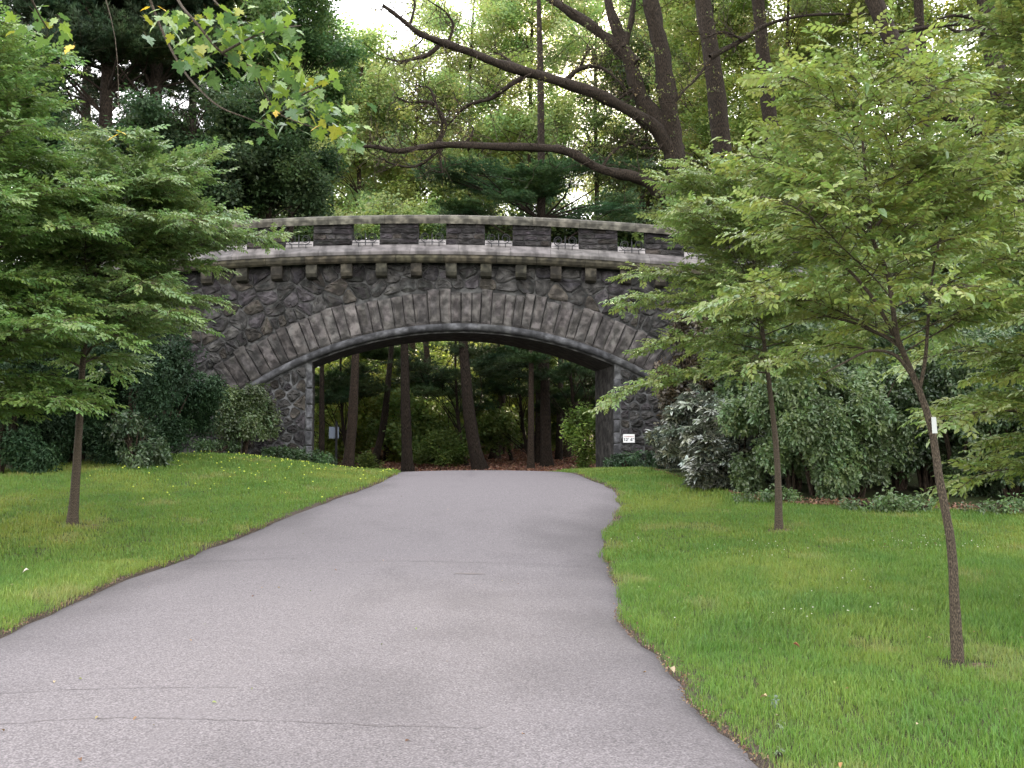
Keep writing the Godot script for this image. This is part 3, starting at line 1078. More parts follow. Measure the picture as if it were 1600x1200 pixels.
func build_litter() -> void:
	var fl := flake()
	var w := []
	var t := []
	for k in 5200:
		var d := rf(4.5, 27.0)
		var side := rng.randf() < 0.5
		var off := absf(rng.randfn(0.0, 0.07)) - 0.05
		var x := road_l(d) - off if side else road_r(d) + off
		if fine.get_noise_2d(d * 12.0, 40.0 if side else 90.0) < -0.15: continue
		w.append(spin(Vector3(x, maxf(ground(x, d), lut(T_H, d)) + 0.015, -d), rf(0.01, 0.03), 0.5))
		t.append(tint([Color(0.15, 0.095, 0.055), Color(0.10, 0.06, 0.04), Color(0.2, 0.15, 0.09)][rng.randi() % 3], 0.25))
	tag(scatter(self, "edge_litter", fl, w, t), "brown dry leaf litter along both edges of the drive", "leaf litter", "", "stuff")
	w = []; t = []
	for k in 42000:
		var d := rf(34, 66)
		var x := rf(-0.30, 0.16) * d
		if x < road_r(d) and x > road_l(d): continue
		w.append(spin(gp(x, d, rf(0.02, 0.08)), rf(0.09, 0.17), 0.9))
		t.append(tint([Color(0.21, 0.10, 0.06), Color(0.14, 0.072, 0.05), Color(0.26, 0.16, 0.11)][rng.randi() % 3], 0.3))
	tag(scatter(self, "fallen_leaves", fl, w, t), "red-brown fallen leaves carpeting the wood floor beyond the arch", "leaf litter", "", "stuff")
	# odd bits blown over the drive and the lawns
	w = []; t = []
	for k in 420:
		var d := rf(4.6, 24.0)
		var x := rf(-0.5, 0.5) * d
		var on_road := x > road_l(d) + 0.05 and x < road_r(d) - 0.05
		if on_road and rng.randf() < 0.72: continue
		if not on_road and not on_lawn(x, d): continue
		w.append(spin(Vector3(x, (road_y(x, d) + 0.006) if on_road else ground(x, d) + 0.055, -d), rf(0.012, 0.038), 0.4))
		t.append(tint([Color(0.2, 0.13, 0.07), Color(0.28, 0.22, 0.12), Color(0.12, 0.07, 0.045), Color(0.16, 0.2, 0.06)][rng.randi() % 4], 0.3))
	tag(scatter(self, "stray_leaves", fl, w, t), "stray dry leaf bits scattered over the drive and lawns", "leaf litter", "", "stuff")
	# dark mulch leaves under the right hedge
	w = []; t = []
	for k in 2600:
		var x := rf(3.4, 10.5)
		var d: float = lut([Vector2(3.4, 28.5), Vector2(3.7, 27.0), Vector2(4.1, 22.5), Vector2(4.6, 19.2), Vector2(6.6, 18.0), Vector2(8.5, 17.4), Vector2(14, 17)], x) + absf(rng.randfn(0, 0.5)) - 0.12
		w.append(spin(gp(x, d, 0.03), rf(0.04, 0.08), 0.6))
		t.append(tint(Color(0.17, 0.10, 0.065), 0.4))
	tag(scatter(self, "hedge_litter", fl, w, t), "dead leaves and mulch at the foot of the right shrub border", "leaf litter", "", "stuff")

# ---------------------------------------------------------------- trees
func build_young_trees() -> void:
	var p := func(a: Array, d: float) -> Array:
		var out := []
		for q in a: out.append(at(q[0], q[1], d))
		return out
	var t: Array = p.call([[1497, 1050], [1492, 950], [1486, 850], [1468, 750], [1456, 672], [1438, 615], [1416, 562], [1396, 522], [1378, 435], [1350, 382], [1340, 337], [1326, 240], [1319, 185]], 7.35)
	t[0] = gp(t[0].x, 7.35, -0.03)
	for k in range(7, t.size()): t[k].z += 0.06 * (k - 6)
	young_tree("young_tree", "nearest young tree, thin leaning brown trunk on the right lawn with a white tag", t, 0.037, 0.006,
		{"n": 46, "t0": 0.50, "len0": 1.25, "len1": 0.6, "el0": 24.0, "el1": 50.0, "droop": 0.095, "step": 0.08, "side": 0.42, "spray_step": 0.07, "spray": 0.215, "rough_len": 0.4, "tint": Color(0.22, 0.295, 0.075), "leaf_parts": 260}, M.bark_young, "")
	var near := get_node("young_tree")
	for a in [[[1396, 522], [1368, 472], [1336, 432], [1300, 396], [1262, 330], [1240, 270]], [[1402, 535], [1370, 520], [1330, 503], [1285, 492], [1235, 472]], [[1430, 595], [1400, 556], [1360, 548], [1320, 566], [1290, 582]], [[1436, 612], [1446, 560], [1452, 480], [1462, 400], [1490, 300], [1500, 250]], [[1350, 385], [1385, 330], [1420, 270], [1445, 215]]]:
		var pts := limb_path(a, 7.35, -0.05)
		for k in pts.size(): pts[k] -= near.position
		var bm := Mb.new()
		bm.tube(pts, taper(pts.size(), 0.016, 0.004), 7)
		put(near, "branch", bm.commit(M.bark_young))
	t = p.call([[1217, 842], [1216, 760], [1212, 690], [1203, 610], [1193, 530], [1185, 450], [1172, 380], [1165, 330]], 15.6)
	t[0] = gp(t[0].x, 15.6, -0.03)
	young_tree("young_tree", "young tree on the right lawn in front of the rhododendron, slim straight trunk", t, 0.058, 0.008,
		{"n": 54, "t0": 0.47, "len0": 2.15, "len1": 1.5, "el0": 12.0, "el1": 44.0, "droop": 0.085, "step": 0.10, "side": 0.7, "spray_step": 0.09, "spray": 0.29, "tint": Color(0.19, 0.265, 0.07), "rough_len": 0.45}, M.bark_young, "")
	t = p.call([[113, 815], [119, 740], [124, 660], [130, 560], [140, 470], [155, 410], [178, 345], [205, 285]], 16.0)
	t[0] = gp(t[0].x, 16.0, -0.03)
	young_tree("young_tree", "layered young tree on the left lawn whose branches reach across the bridge", t, 0.075, 0.01,
		{"n": 78, "t0": 0.40, "len0": 2.3, "len1": 1.25, "rough_len": 0.4, "el0": 20.0, "el1": 48.0, "droop": 0.095, "step": 0.10, "side": 0.8, "spray_step": 0.09, "spray": 0.30, "tint": Color(0.155, 0.245, 0.075), "lean": Vector3(0.12, 0, 0)}, M.bark_young, "")
	# two whose trunks stand just outside the frame
	t = [gp(5.45, 9.5, -0.03), gp(5.5, 9.45, 1.4), gp(5.5, 9.4, 2.8), gp(5.4, 9.3, 4.2), gp(5.4, 9.3, 5.5)]
	young_tree("young_tree", "pale green tree at the right edge, trunk out of view, one branch hanging low", t, 0.06, 0.008,
		{"n": 76, "t0": 0.2, "len0": 1.5, "len1": 0.9, "el0": 16.0, "el1": 50.0, "droop": 0.11, "step": 0.085, "side": 0.55, "spray_step": 0.085, "spray": 0.28, "tint": Color(0.20, 0.27, 0.07)}, M.bark_young, "")
	t = [gp(-7.7, 14.0, -0.03), gp(-7.75, 14.0, 1.5), gp(-7.7, 14.0, 3.2), gp(-7.65, 14.0, 4.9), gp(-7.6, 14.0, 6.7)]
	young_tree("young_tree", "dense green tree at the left edge, trunk out of view", t, 0.07, 0.01,
		{"n": 96, "t0": 0.25, "rough_len": 0.4, "len0": 2.0, "len1": 1.15, "el0": 16.0, "el1": 50.0, "droop": 0.09, "step": 0.10, "side": 0.75, "spray_step": 0.09, "spray": 0.30, "tint": Color(0.15, 0.255, 0.065)}, M.bark_young, "")
	# white tag tied to the nearest trunk
	var tg := Mb.new()
	var q := at(1455, 664, 7.3)
	var o := Vector3(0, 0, 0.035)
	var a := Vector3(-0.012, 0.055, 0) + o; var b := Vector3(0.02, 0.055, 0.004) + o; var c := Vector3(0.026, -0.06, 0.006) + o; var e := Vector3(-0.008, -0.06, 0.002) + o
	var th := Vector3(0, 0, -0.002)
	tg.quad(a, b, c, e); tg.quad(a + th, e + th, c + th, b + th)
	tg.quad(a, a + th, b + th, b); tg.quad(b, b + th, c + th, c); tg.quad(c, c + th, e + th, e); tg.quad(e, e + th, a + th, a)
	tag(put(self, "tree_tag", tg.commit(M.tag_white), q), "small white plastic tag tied to the nearest young trunk", "tag")
	# soil rings
	for s in [[at(150, 812, 16.0), 0.34, "bare soil patch beside the left young trunk"], [at(1222, 845, 15.6), 0.34, "bare soil patch round the slim straight trunk before the rhododendron"], [at(1530, 1056, 7.3), 0.17, "bare soil patch beside the nearest young trunk"]]:
		var sm := Mb.new()
		var cc: Vector3 = s[0]
		for k in 18:
			var a0 := TAU * k / 18; var a1 := TAU * (k + 1) / 18
			var r0: float = s[1] * (1.0 + 0.25 * sin(k * 2.3)); var r1: float = s[1] * (1.0 + 0.25 * sin(((k + 1) % 18) * 2.3))
			var q0 := gp(cc.x + cos(a0) * r0 * 1.3, -cc.z + sin(a0) * r0, -0.03); var q1 := gp(cc.x + cos(a1) * r1 * 1.3, -cc.z + sin(a1) * r1, -0.03)
			sm.tri(gp(cc.x, -cc.z, 0.03), q0, q1, Color(0.19, 0.135, 0.09))
		var so := put(self, "soil", sm.commit(M.earth))
		tag(so, s[2], "soil", "", "structure")

func maple_leaf(col: Color) -> ArrayMesh:
	# five-lobed leaf, about one unit, stalk at the origin, tip towards +x
	var half := [[0.0, 0.0], [-0.10, 0.10], [-0.16, 0.30], [0.02, 0.26], [0.10, 0.52], [0.24, 0.46], [0.36, 0.58], [0.40, 0.36], [0.46, 0.20], [0.62, 0.30], [0.74, 0.22], [0.80, 0.10], [1.0, 0.0]]
	var mb := Mb.new()
	for sg in [-1.0, 1.0]:
		for k in half.size() - 1:
			var a: Array = half[k]; var b: Array = half[k + 1]
			var pa := Vector3(a[0], 0.22 * a[1] - 0.16 * a[0] * a[0] - 0.25 * a[1] * a[1], a[1] * sg)
			var pb := Vector3(b[0], 0.22 * b[1] - 0.16 * b[0] * b[0] - 0.25 * b[1] * b[1], b[1] * sg)
			var mid := Vector3(0.3, -0.014, 0)
			mb.tri(mid, pa, pb, col)
	mb.tube(PackedVector3Array([Vector3(-0.5, 0.06, 0), Vector3(-0.2, 0.04, 0), Vector3(0, 0, 0)]), PackedFloat32Array([0.009, 0.008, 0.008]), 3, Color(0.16, 0.10, 0.04))
	return mb.commit(M.leaf)

func build_maple() -> void:
	var d := 5.6
	var root := thing("maple_branch", "maple branch with large lobed yellow-green leaves hanging in at the top left", "branch", Vector3.ZERO)
	var mb := Mb.new()
	var twigs := [[[255, -60], [278, 0], [307, 36], [347, 83], [395, 107], [409, 138], [437, 178], [494, 200], [530, 208]], [[220, -40], [250, 40], [280, 100], [310, 138], [345, 168], [390, 186], [430, 205]], [[347, 83], [390, 60], [430, 45], [470, 40]], [[20, -60], [45, -10], [62, 25], [75, 45]], [[300, -50], [330, -5], [355, 20]], [[437, 178], [470, 150], [500, 135]], [[150, -50], [180, 60], [186, 190]]]
	for tw in twigs:
		var pts := []
		var k := 0
		for q in tw:
			pts.append(at(q[0], q[1], d + 0.25 * sin(k * 0.9 + tw.size())))
			k += 1
		var path := smooth_path(pts, 4)
		mb.tube(path, taper(path.size(), 0.0085, 0.0028) if tw[0][0] != 150 else taper(path.size(), 0.003, 0.0014), 5)
	put(root, "twig", mb.commit(M.bark_young))
	var greens := [Color(0.17, 0.255, 0.034), Color(0.11, 0.195, 0.038), Color(0.08, 0.15, 0.036), Color(0.06, 0.125, 0.04), Color(0.24, 0.255, 0.03)]
	var kinds := []
	for g in greens: kinds.append(maple_leaf(g))
	var yellow := maple_leaf(Color(0.62, 0.42, 0.03))
	# clusters: x, y, spread x, spread y, how many
	for cl in [[66, 38, 30, 16, 8], [265, 40, 26, 16, 9], [300, 75, 24, 18, 9], [312, 105, 22, 14, 7], [360, 20, 34, 20, 12], [400, 45, 34, 22, 14], [440, 40, 22, 20, 9], [365, 90, 24, 16, 8], [430, 105, 26, 18, 10], [470, 125, 28, 18, 12], [500, 150, 24, 16, 8], [455, 165, 30, 16, 8], [420, 190, 26, 12, 6], [530, 200, 24, 16, 10], [545, 215, 14, 14, 5], [500, 165, 26, 18, 7], [345, 55, 30, 20, 8]]:
		for k in int(cl[4] * 2.6):
			var px: float = cl[0] + rng.randfn(0, cl[2] * 0.85)
			var py: float = cl[1] + rng.randfn(0, cl[3] * 0.95)
			var q := at(px, py, d + rf(-0.35, 0.35))
			var az := rf(0, TAU)
			var f := Vector3(cos(az), rf(-1.1, -0.1), sin(az) * 0.7)
			var pick := rng.randi() % 10
			var kind: int = [0, 0, 1, 1, 1, 2, 2, 3, 0, 4][pick]
			var lf := put(root, "leaf", kinds[kind])
			lf.transform = aim(q, f, Vector3(rf(-0.8, 0.8), 1.0, rf(-0.5, 0.7)), rf(0.05, 0.085))
	for y in [[185, 205], [183, 211], [112, 72], [250, 12], [232, 12], [428, 172], [500, 196]]:
		var lf := put(root, "leaf", yellow)
		lf.transform = aim(at(y[0], y[1], d), Vector3(rf(-1, 1), -0.3, 0.2), Vector3(0.2, 1, 0.1), rf(0.05, 0.07))
		lf.set_meta("label", "yellow leaf")

func limb_path(a: Array, d: float, dz: float) -> PackedVector3Array:
	var pts := []
	var k := 0
	for q in a:
		pts.append(at(q[0], q[1], d + dz * k))
		k += 1
	return smooth_path(pts, 4)

func build_limb_tree() -> void:
	# the big bare-limbed tree behind the bridge, right of its middle
	var d := 41.0
	var base := gp((1085 - 800.0) / F * d, d, -0.2)
	var root := thing("old_tree", "large old tree behind the bridge with long bare limbs sweeping left over it", "tree", base)
	var mb := Mb.new()
	var add := func(a: Array, w0: float, w1: float, dz: float) -> PackedVector3Array:
		var p := limb_path(a, d, dz)
		for k in p.size(): p[k] -= base
		var rr := taper(p.size(), w0 / F * d * 0.5, w1 / F * d * 0.5)
		for k in rr.size(): rr[k] *= rf(0.88, 1.14)
		mb.tube(p, rr, 10, Color.WHITE, 0.16)
		return p
	var stem := PackedVector3Array()
	var lower := limb_path([[1078, 350], [1066, 290], [1052, 235]], d, 0.0)
	mb.tube(smooth_path([Vector3.ZERO, (lower[0] - base) * 0.5 + Vector3(0.15, 0, 0), lower[0] - base, lower[4] - base, lower[8] - base], 4), taper(17, 0.62, 0.45, 0.3), 12, Color.WHITE, 0.06)
	var limbs := []
	limbs.append(add.call([[1052, 240], [1030, 195], [1000, 150], [985, 100], [972, 65], [958, 30], [945, -20]], 30, 14, 0.05))
	limbs.append(add.call([[1055, 235], [1045, 170], [1035, 90], [1022, 30], [1012, -30]], 30, 22, -0.1))
	limbs.append(add.call([[1050, 245], [1028, 205], [995, 180], [930, 146], [850, 120], [790, 103], [730, 80], [690, 66], [655, 52], [625, 28], [598, 8]], 22, 5, -0.35))
	limbs.append(add.call([[1080, 345], [1045, 318], [1015, 288], [985, 275], [940, 265], [890, 238], [850, 231], [780, 229], [700, 226], [660, 230], [620, 236], [590, 230], [560, 228]], 20, 5, -0.3))
	limbs.append(add.call([[995, 100], [970, 78], [930, 45], [885, 15], [850, -8]], 20, 12, 0.2))
	limbs.append(add.call([[975, 75], [985, 40], [990, 5], [992, -20]], 10, 7, 0.1))
	for tw in [[[820, 118], [780, 145], [765, 155], [730, 165], [705, 190], [690, 205]], [[690, 66], [670, 85], [645, 92], [625, 96], [600, 90]], [[700, 66], [708, 40], [695, 18], [668, 0]], [[640, 40], [648, 10], [645, -12]], [[682, 228], [694, 200], [690, 180], [672, 160], [640, 160], [620, 152]], [[694, 200], [675, 145], [665, 135]], [[690, 230], [688, 250], [692, 270]], [[885, 125], [905, 108], [930, 104], [950, 112], [980, 140]], [[905, 110], [915, 85], [918, 70]], [[960, 160], [990, 140], [985, 155]], [[720, 228], [735, 215], [740, 200]], [[800, 100], [790, 90], [775, 82]], [[690, 232], [650, 260], [610, 255], [600, 248]], [[940, 262], [960, 235], [985, 225], [1000, 232]], [[1110, 90], [1160, 62], [1200, 38], [1260, 24], [1350, 22], [1372, 22]], [[1110, 92], [1090, 120], [1062, 150], [1050, 180]], [[1160, 62], [1130, 50], [1100, 60]], [[1000, 232], [1030, 232], [1060, 240]]]:
		var wide := 9.0 if tw.size() > 4 else 5.5
		limbs.append(add.call(tw, wide, 2.0, rf(-0.2, 0.2)))
	# fine bare twigs
	var tw := Mb.new()
	for l in limbs:
		for k in range(2, l.size()):
			for q in 2:
				if rng.randf() < 0.25: continue
				var p: Vector3 = l[k]
				var dir := Vector3(rf(-1, 0.6), rf(-0.5, 0.9), rf(-1, 1)).normalized()
				var pts := PackedVector3Array([p])
				for s in 5:
					p += dir * rf(0.2, 0.42)
					dir = (dir + Vector3(rf(-0.6, 0.6), rf(-0.5, 0.5), rf(-0.6, 0.6))).normalized()
					pts.append(p)
					if rng.randf() < 0.6:
						var e := p + (dir + Vector3(rf(-1, 1), rf(-1, 1), rf(-1, 1))).normalized() * rf(0.3, 0.7)
						tw.tube(PackedVector3Array([p, e]), PackedFloat32Array([0.011, 0.005]), 3)
				tw.tube(pts, taper(pts.size(), 0.022, 0.007), 3)
	put(root, "trunk", mb.commit(M.bark_dark))
	put(root, "twigs", tw.commit(M.bark))
	# a thin scatter of small leaves along the twigs
	var w := []
	var t := []
	for l in limbs.slice(6):
		for k in range(2, l.size()):
			for q in 7:
				if rng.randf() < 0.45: continue
				w.append(spin(l[k] + Vector3(rng.randfn(0, 1.1), rng.randfn(0.2, 0.9), rng.randfn(0, 1.1)), rf(0.35, 0.6), 1.0))
				t.append(tint([Color(0.17, 0.2, 0.05), Color(0.2, 0.17, 0.07), Color(0.13, 0.17, 0.05)][rng.randi() % 3], 0.2))
	scatter(root, "crown", M.far_thin, w, t)

func tall(px: float, d: float, top: float, lean := 0.0) -> Array:
	var b := gpx(px, d)
	b.y -= 0.2
	var out := []
	for k in 6:
		var f := k / 5.0
		out.append(b + Vector3(lean * f * f * top * 0.2 + sin(k * 1.9 + px) * 0.12 * f, top * f, 0.15 * sin(k + px)))
	return out

func build_woods() -> void:
	var far := [M.far_a, M.far_b]
	var pine := [M.pine_a, M.pine_b]
	# --- trunks seen through the arch
	for q in [
		[503, 560, 742, 503, 10, 42.0, "thin dark trunk at the left edge of the arch opening"],
		[556, 545, 726, 543, 17, 40.0, "tan leaning trunk behind the left lawn, seen through the arch"],
		[610, 560, 735, 582, 12, 46.0, "dark crooked trunk seen through the arch, right of the tan leaning one"],
		[632, 540, 745, 638, 18, 41.0, "straight thick brown trunk near the drive, left of the arch middle"],
		[666, 540, 745, 661, 11, 47.0, "slender brown trunk just right of the thick straight one, through the arch"],
		[724, 540, 748, 752, 22, 42.0, "big dark trunk curving at its foot, in the middle of the arch"],
		[830, 540, 748, 829, 11, 42.0, "thin black trunk, first of the close pair right of the arch middle"],
		[851, 540, 748, 854, 19, 44.0, "thicker black trunk, second of the close pair through the arch"],
		[876, 560, 748, 872, 12, 50.0, "dim trunk behind the close pair, seen through the arch"]]:
		var d: float = q[5]
		var b := gpx(q[3], d)
		b.y -= 0.2
		var top := at(q[0], q[1], d)
		var mid := at(lerpf(q[3], q[0], 0.62), lerpf(q[2], q[1], 0.42), d)
		var up := top + (top - b) * 0.45
		up.x = lerpf(up.x, top.x, 0.5)
		var pts := [b, mid, top, up, up + Vector3(0.1, 1.2, 0)]
		var r: float = q[4] / F * d * 0.5
		clump_tree("woodland_tree", q[6], pts, r * 1.08, r * 0.3, {"n": 7, "m": 30, "centre": up + Vector3(0, -0.2, -0.5), "rad": Vector3(2.6, 1.3, 2.4), "clump": 1.0, "spray": 0.8, "sprays": pine, "pine": true, "flat": 0.35, "tint": Color(0.05, 0.085, 0.04), "arch": 0.3}, M.bark if q[4] == 17 or q[4] == 11 else M.bark_dark)
	# low pine boughs hanging in the arch view
	var ev := -1
	for q in [[700, 590, 44.0], [800, 600, 46.0], [880, 570, 43.0], [520, 610, 45.0], [770, 570, 48.0], [620, 580, 50.0], [900, 620, 47.0]]:
		var d: float = q[2]
		ev += 1
		var c := at(q[0], q[1], d)
		var b := gpx(q[0] + 30.0, d + 1.0)
		clump_tree("woodland_tree", ["small evergreen with drooping boughs left of the big curved trunk through the arch", "small evergreen with drooping boughs over the close pair's left, through the arch", "small evergreen with boughs near the arch crown, right side", "small evergreen low at the left end of the arch view", "small evergreen boughs just right of the curved trunk, high under the arch", "small evergreen boughs between the two brown trunks, left half of the arch", "small evergreen low at the right end of the arch view"][ev], [b, b.lerp(c, 0.4), c + Vector3(0.3, 0.6, -0.2), c + Vector3(0.4, 3.0, 0)], 0.09, 0.03, {"n": 13, "m": 26, "centre": c, "rad": Vector3(1.9, 1.3, 1.6), "clump": 0.8, "spray": 0.75, "sprays": pine, "pine": true, "flat": 0.3, "tint": Color(0.06, 0.105, 0.045), "arch": 0.2}, M.bark_dark, "small evergreens beyond the arch")
	# --- white pine in the middle
	var d := 47.0
	var b := gpx(846, d)
	clump_tree("white_pine", "dark green pine with spreading boughs just above the bridge coping", [b, b + Vector3(0, 8, 0), b + Vector3(0, 16, 0), b + Vector3(-0.1, 22, 0)], 0.3, 0.1, {"n": 30, "m": 60, "centre": at(830, 300, d), "rad": Vector3(5.6, 1.35, 3.0), "clump": 1.35, "spray": 0.62, "sprays": pine, "pine": true, "flat": 0.14, "tint": Color(0.075, 0.155, 0.06), "arch": 0.2, "shell": 0.6}, M.bark_dark)
	# --- dark pines and hemlock at the upper left
	for q in [[120, 160, 52.0, "thin dark pine far behind, between the sky gaps on the left"], [290, 180, 54.0, "thin dark pine far behind the broad pine on the left"]]:
		var dp: float = q[2]
		var g := gpx(q[0], dp)
		clump_tree("dark_pine", q[3], [g, g + Vector3(0.1, 9, 0), g + Vector3(0, 18, 0), g + Vector3(0.1, 24, 0)], 0.3, 0.12, {"n": 26, "m": 24, "centre": at(q[0], q[1], dp), "rad": Vector3(4.2, 3.0, 3.0), "clump": 1.1, "spray": 0.9, "sprays": pine, "pine": true, "flat": 0.25, "tint": Color(0.05, 0.085, 0.04), "arch": 0.2}, M.bark_dark)
	for q in [[60, 43.0, 24.0, "tall dark pine at the far upper left"], [148, 41.0, 24.0, "dark pine with a bare lower trunk, upper left between pale sky gaps"], [232, 42.0, 25.0, "dark pine right of the sky gaps at the upper left"], [345, 44.0, 26.0, "broad dark pine behind the maple leaves, upper left"]]:
		var dd: float = q[1]
		var pts := tall(q[0], dd, q[2], 0.1)
		clump_tree("dark_pine", q[3], pts, 0.36, 0.12, {"n": 34, "m": 46, "centre": at(q[0] + 10.0, 25, dd), "rad": Vector3(3.4, 3.6, 3.2), "clump": 1.25, "spray": 1.0, "sprays": pine, "pine": true, "flat": 0.35, "tint": Color(0.05, 0.085, 0.04), "arch": 0.2}, M.bark_dark)
	for q in [[300, 250, 37.0, 2.6, 2.6, "dark evergreen standing behind the left end of the parapet"], [420, 250, 38.5, 2.7, 2.7, "dark green bushy tree behind the parapet openings on the left"], [200, 290, 36.5, 2.4, 2.2, "low dark evergreen above the left embankment"], [90, 300, 36.0, 3.0, 2.4, "dark evergreen at the far left above the embankment"], [-10, 170, 38.0, 2.2, 2.6, "dark evergreen at the left frame edge under the tall pine"]]:
		var dd: float = q[2]
		var c := at(q[0], q[1], dd)
		var g := gpx(q[0], dd)
		clump_tree("hemlock", q[5], [g, g.lerp(c, 0.6), c + Vector3(0, 1.5, 0)], 0.22, 0.06, {"n": 46, "m": 52, "centre": c, "rad": Vector3(q[3], q[4], 2.2), "clump": 0.85, "spray": 0.7, "sprays": far, "flat": 0.5, "tint": Color(0.048, 0.088, 0.036)}, M.bark_dark)
	clump_tree("broadleaf_tree", "mid-green tree with a dark inside, left of the pale trees over the bridge", tall(452, 43.0, 17.0), 0.26, 0.08, {"n": 60, "m": 50, "centre": at(455, 100, 43.0), "rad": Vector3(2.6, 5.2, 2.6), "clump": 0.95, "spray": 0.75, "sprays": far, "tint": Color(0.085, 0.16, 0.05)}, M.bark_dark)
	# --- pale backlit trees over the bridge
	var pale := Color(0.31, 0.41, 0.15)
	for q in [
		[560, 58.0, 190, 3.8, 5.6, "pale yellow-green tree left of the bare limbs"], [650, 60.0, 205, 4.0, 5.8, "pale green airy tree behind the limb tips"],
		[520, 62.0, 160, 3.4, 4.4, "pale tree beside the mid-green tree, under the open sky"], [735, 63.0, 110, 4.2, 7.6, "tall light green tree behind the upper bare limb"], [830, 60.0, 80, 4.0, 8.0, "light green tree behind the middle of the bare limbs"],
		[930, 64.0, 110, 4.4, 8.6, "yellowish tree just left of the old tree's trunk"], [600, 66.0, 270, 4.0, 4.2, "low pale tree above the left half of the coping"],
		[720, 70.0, 280, 4.6, 4.4, "low pale tree above the middle of the coping"], [1010, 62.0, 200, 3.6, 7.0, "green tree right behind the old tree's fork"],
		[1110, 55.0, 90, 3.8, 7.0, "brownish-green tree right of the old tree"], [1230, 52.0, 80, 4.0, 7.5, "yellow-green tree behind the right young trees, left one"],
		[1330, 56.0, 60, 4.0, 8.0, "yellow-green tree behind the leaning trunk"], [1440, 52.0, 70, 4.2, 7.6, "yellow-green tree behind the upright right trunks"],
		[1560, 54.0, 80, 4.4, 8.0, "yellow-green tree at the far upper right"], [500, 70.0, 250, 4.5, 5.0, "pale tree seen between the mid-green tree and the coping"],
		[430, 50.0, 395, 3.2, 2.6, "low green tree behind the left parapet openings"], [560, 52.0, 385, 3.6, 2.4, "low yellow-green tree behind the parapet, left of the middle"], [680, 54.0, 388, 3.6, 2.3, "low yellow-green tree behind the middle parapet openings"],
		[790, 51.0, 385, 3.2, 2.2, "low green tree behind the parapet, right of the middle"], [900, 53.0, 392, 3.4, 2.2, "low green tree behind the right parapet openings"], [1010, 52.0, 390, 3.2, 2.2, "low green tree behind the right end of the coping"],
		[1150, 60.0, 250, 4.0, 4.6, "green tree filling the gap right of the old tree's trunk"], [1250, 62.0, 180, 4.4, 6.0, "green tree far behind the second young tree"], [1075, 66.0, 60, 4.2, 6.0, "green tree far behind the old tree's upper fork"], [1000, 70.0, 300, 4.6, 4.0, "low green tree far behind the right end of the coping"],
		[820, 66.0, 255, 4.4, 3.4, "pale tree filling the gap under the upper bare limb"],
		[1140, 39.5, 360, 3.0, 2.4, "dim green tree on the right bank behind the second young tree"], [1265, 39.5, 330, 3.0, 2.8, "dim green tree on the right bank behind the nearest young tree's left side"],
		[1390, 39.5, 320, 3.0, 2.8, "dim green tree on the right bank behind the nearest young tree"], [1510, 39.5, 330, 3.0, 2.8, "dim green tree on the right bank below the wide grey trunk"], [1620, 39.5, 300, 3.2, 3.2, "dim green tree on the right bank at the frame edge"], [1790, 36.0, 300, 3.6, 4.6, "green tree on the right bank just outside the frame"], [1980, 34.0, 300, 3.8, 5.0, "green tree on the right bank well outside the frame"], [-190, 36.0, 300, 3.8, 5.0, "green tree on the left bank just outside the frame"]]:
		var dd: float = q[1]
		var c := at(q[0], q[2], dd)
		var bb := gpx(q[0] + rf(-25, 25), dd)
		var pts := [bb, bb.lerp(c, 0.3) + Vector3(rf(-0.4, 0.4), 0, 0), bb.lerp(c, 0.62) + Vector3(rf(-0.4, 0.4), 0, 0), c, c + Vector3(0.3, q[4] * 0.75, 0)]
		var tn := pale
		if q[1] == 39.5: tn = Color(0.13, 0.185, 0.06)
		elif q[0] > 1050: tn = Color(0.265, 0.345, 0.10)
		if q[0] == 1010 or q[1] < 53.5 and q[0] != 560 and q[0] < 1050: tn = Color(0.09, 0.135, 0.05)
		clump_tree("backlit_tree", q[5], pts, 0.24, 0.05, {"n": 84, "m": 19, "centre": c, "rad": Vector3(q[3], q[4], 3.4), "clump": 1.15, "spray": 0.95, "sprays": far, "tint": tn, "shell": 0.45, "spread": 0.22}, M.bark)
	# --- right-hand trunks and the leaning one
	for q in [[[[1135, 330], [1125, 200], [1112, 90], [1098, 0], [1090, -60]], 32, 44.0, "thick brown trunk right behind the old tree"], [[[1215, 300], [1200, 160], [1190, 60], [1180, -50]], 26, 46.0, "grey-brown trunk half hidden above the second young tree"], [[[1640, 420], [1612, 320], [1575, 240], [1520, 195], [1470, 165], [1420, 105], [1388, 50], [1362, -10], [1345, -60]], 34, 33.0, "dark trunk leaning left across the upper right"], [[[1450, 260], [1442, 120], [1437, 40], [1432, -50]], 19, 42.0, "straight dark trunk in the upper right, left of the wide grey one"], [[[1580, 300], [1562, 140], [1545, 50], [1535, -50]], 32, 40.0, "wide grey trunk near the upper right corner"]]:
		var dd: float = q[2]
		var pts := []
		var g := gpx(q[0][0][0] + 5.0, dd)
		pts.append(g + Vector3(0, -0.3, 0))
		for p in q[0]:
			var w := at(p[0], p[1], dd)
			if w.y > g.y + 0.6: pts.append(w)
		var r: float = q[1] / F * dd * 0.5
		var c: Vector3 = pts[pts.size() - 1] + Vector3(0, 4, -1)
		clump_tree("woodland_tree", q[3], pts, r * 1.1, r * 0.72, {"n": 20, "m": 30, "centre": c, "rad": Vector3(4.2, 3.5, 3.5), "clump": 1.3, "spray": 0.9, "sprays": far, "tint": Color(0.12, 0.155, 0.05)}, M.bark_dark)
	# limb with bare side shoots at the upper right
	var mb := Mb.new()
	var org := at(1545, 40, 40.0)
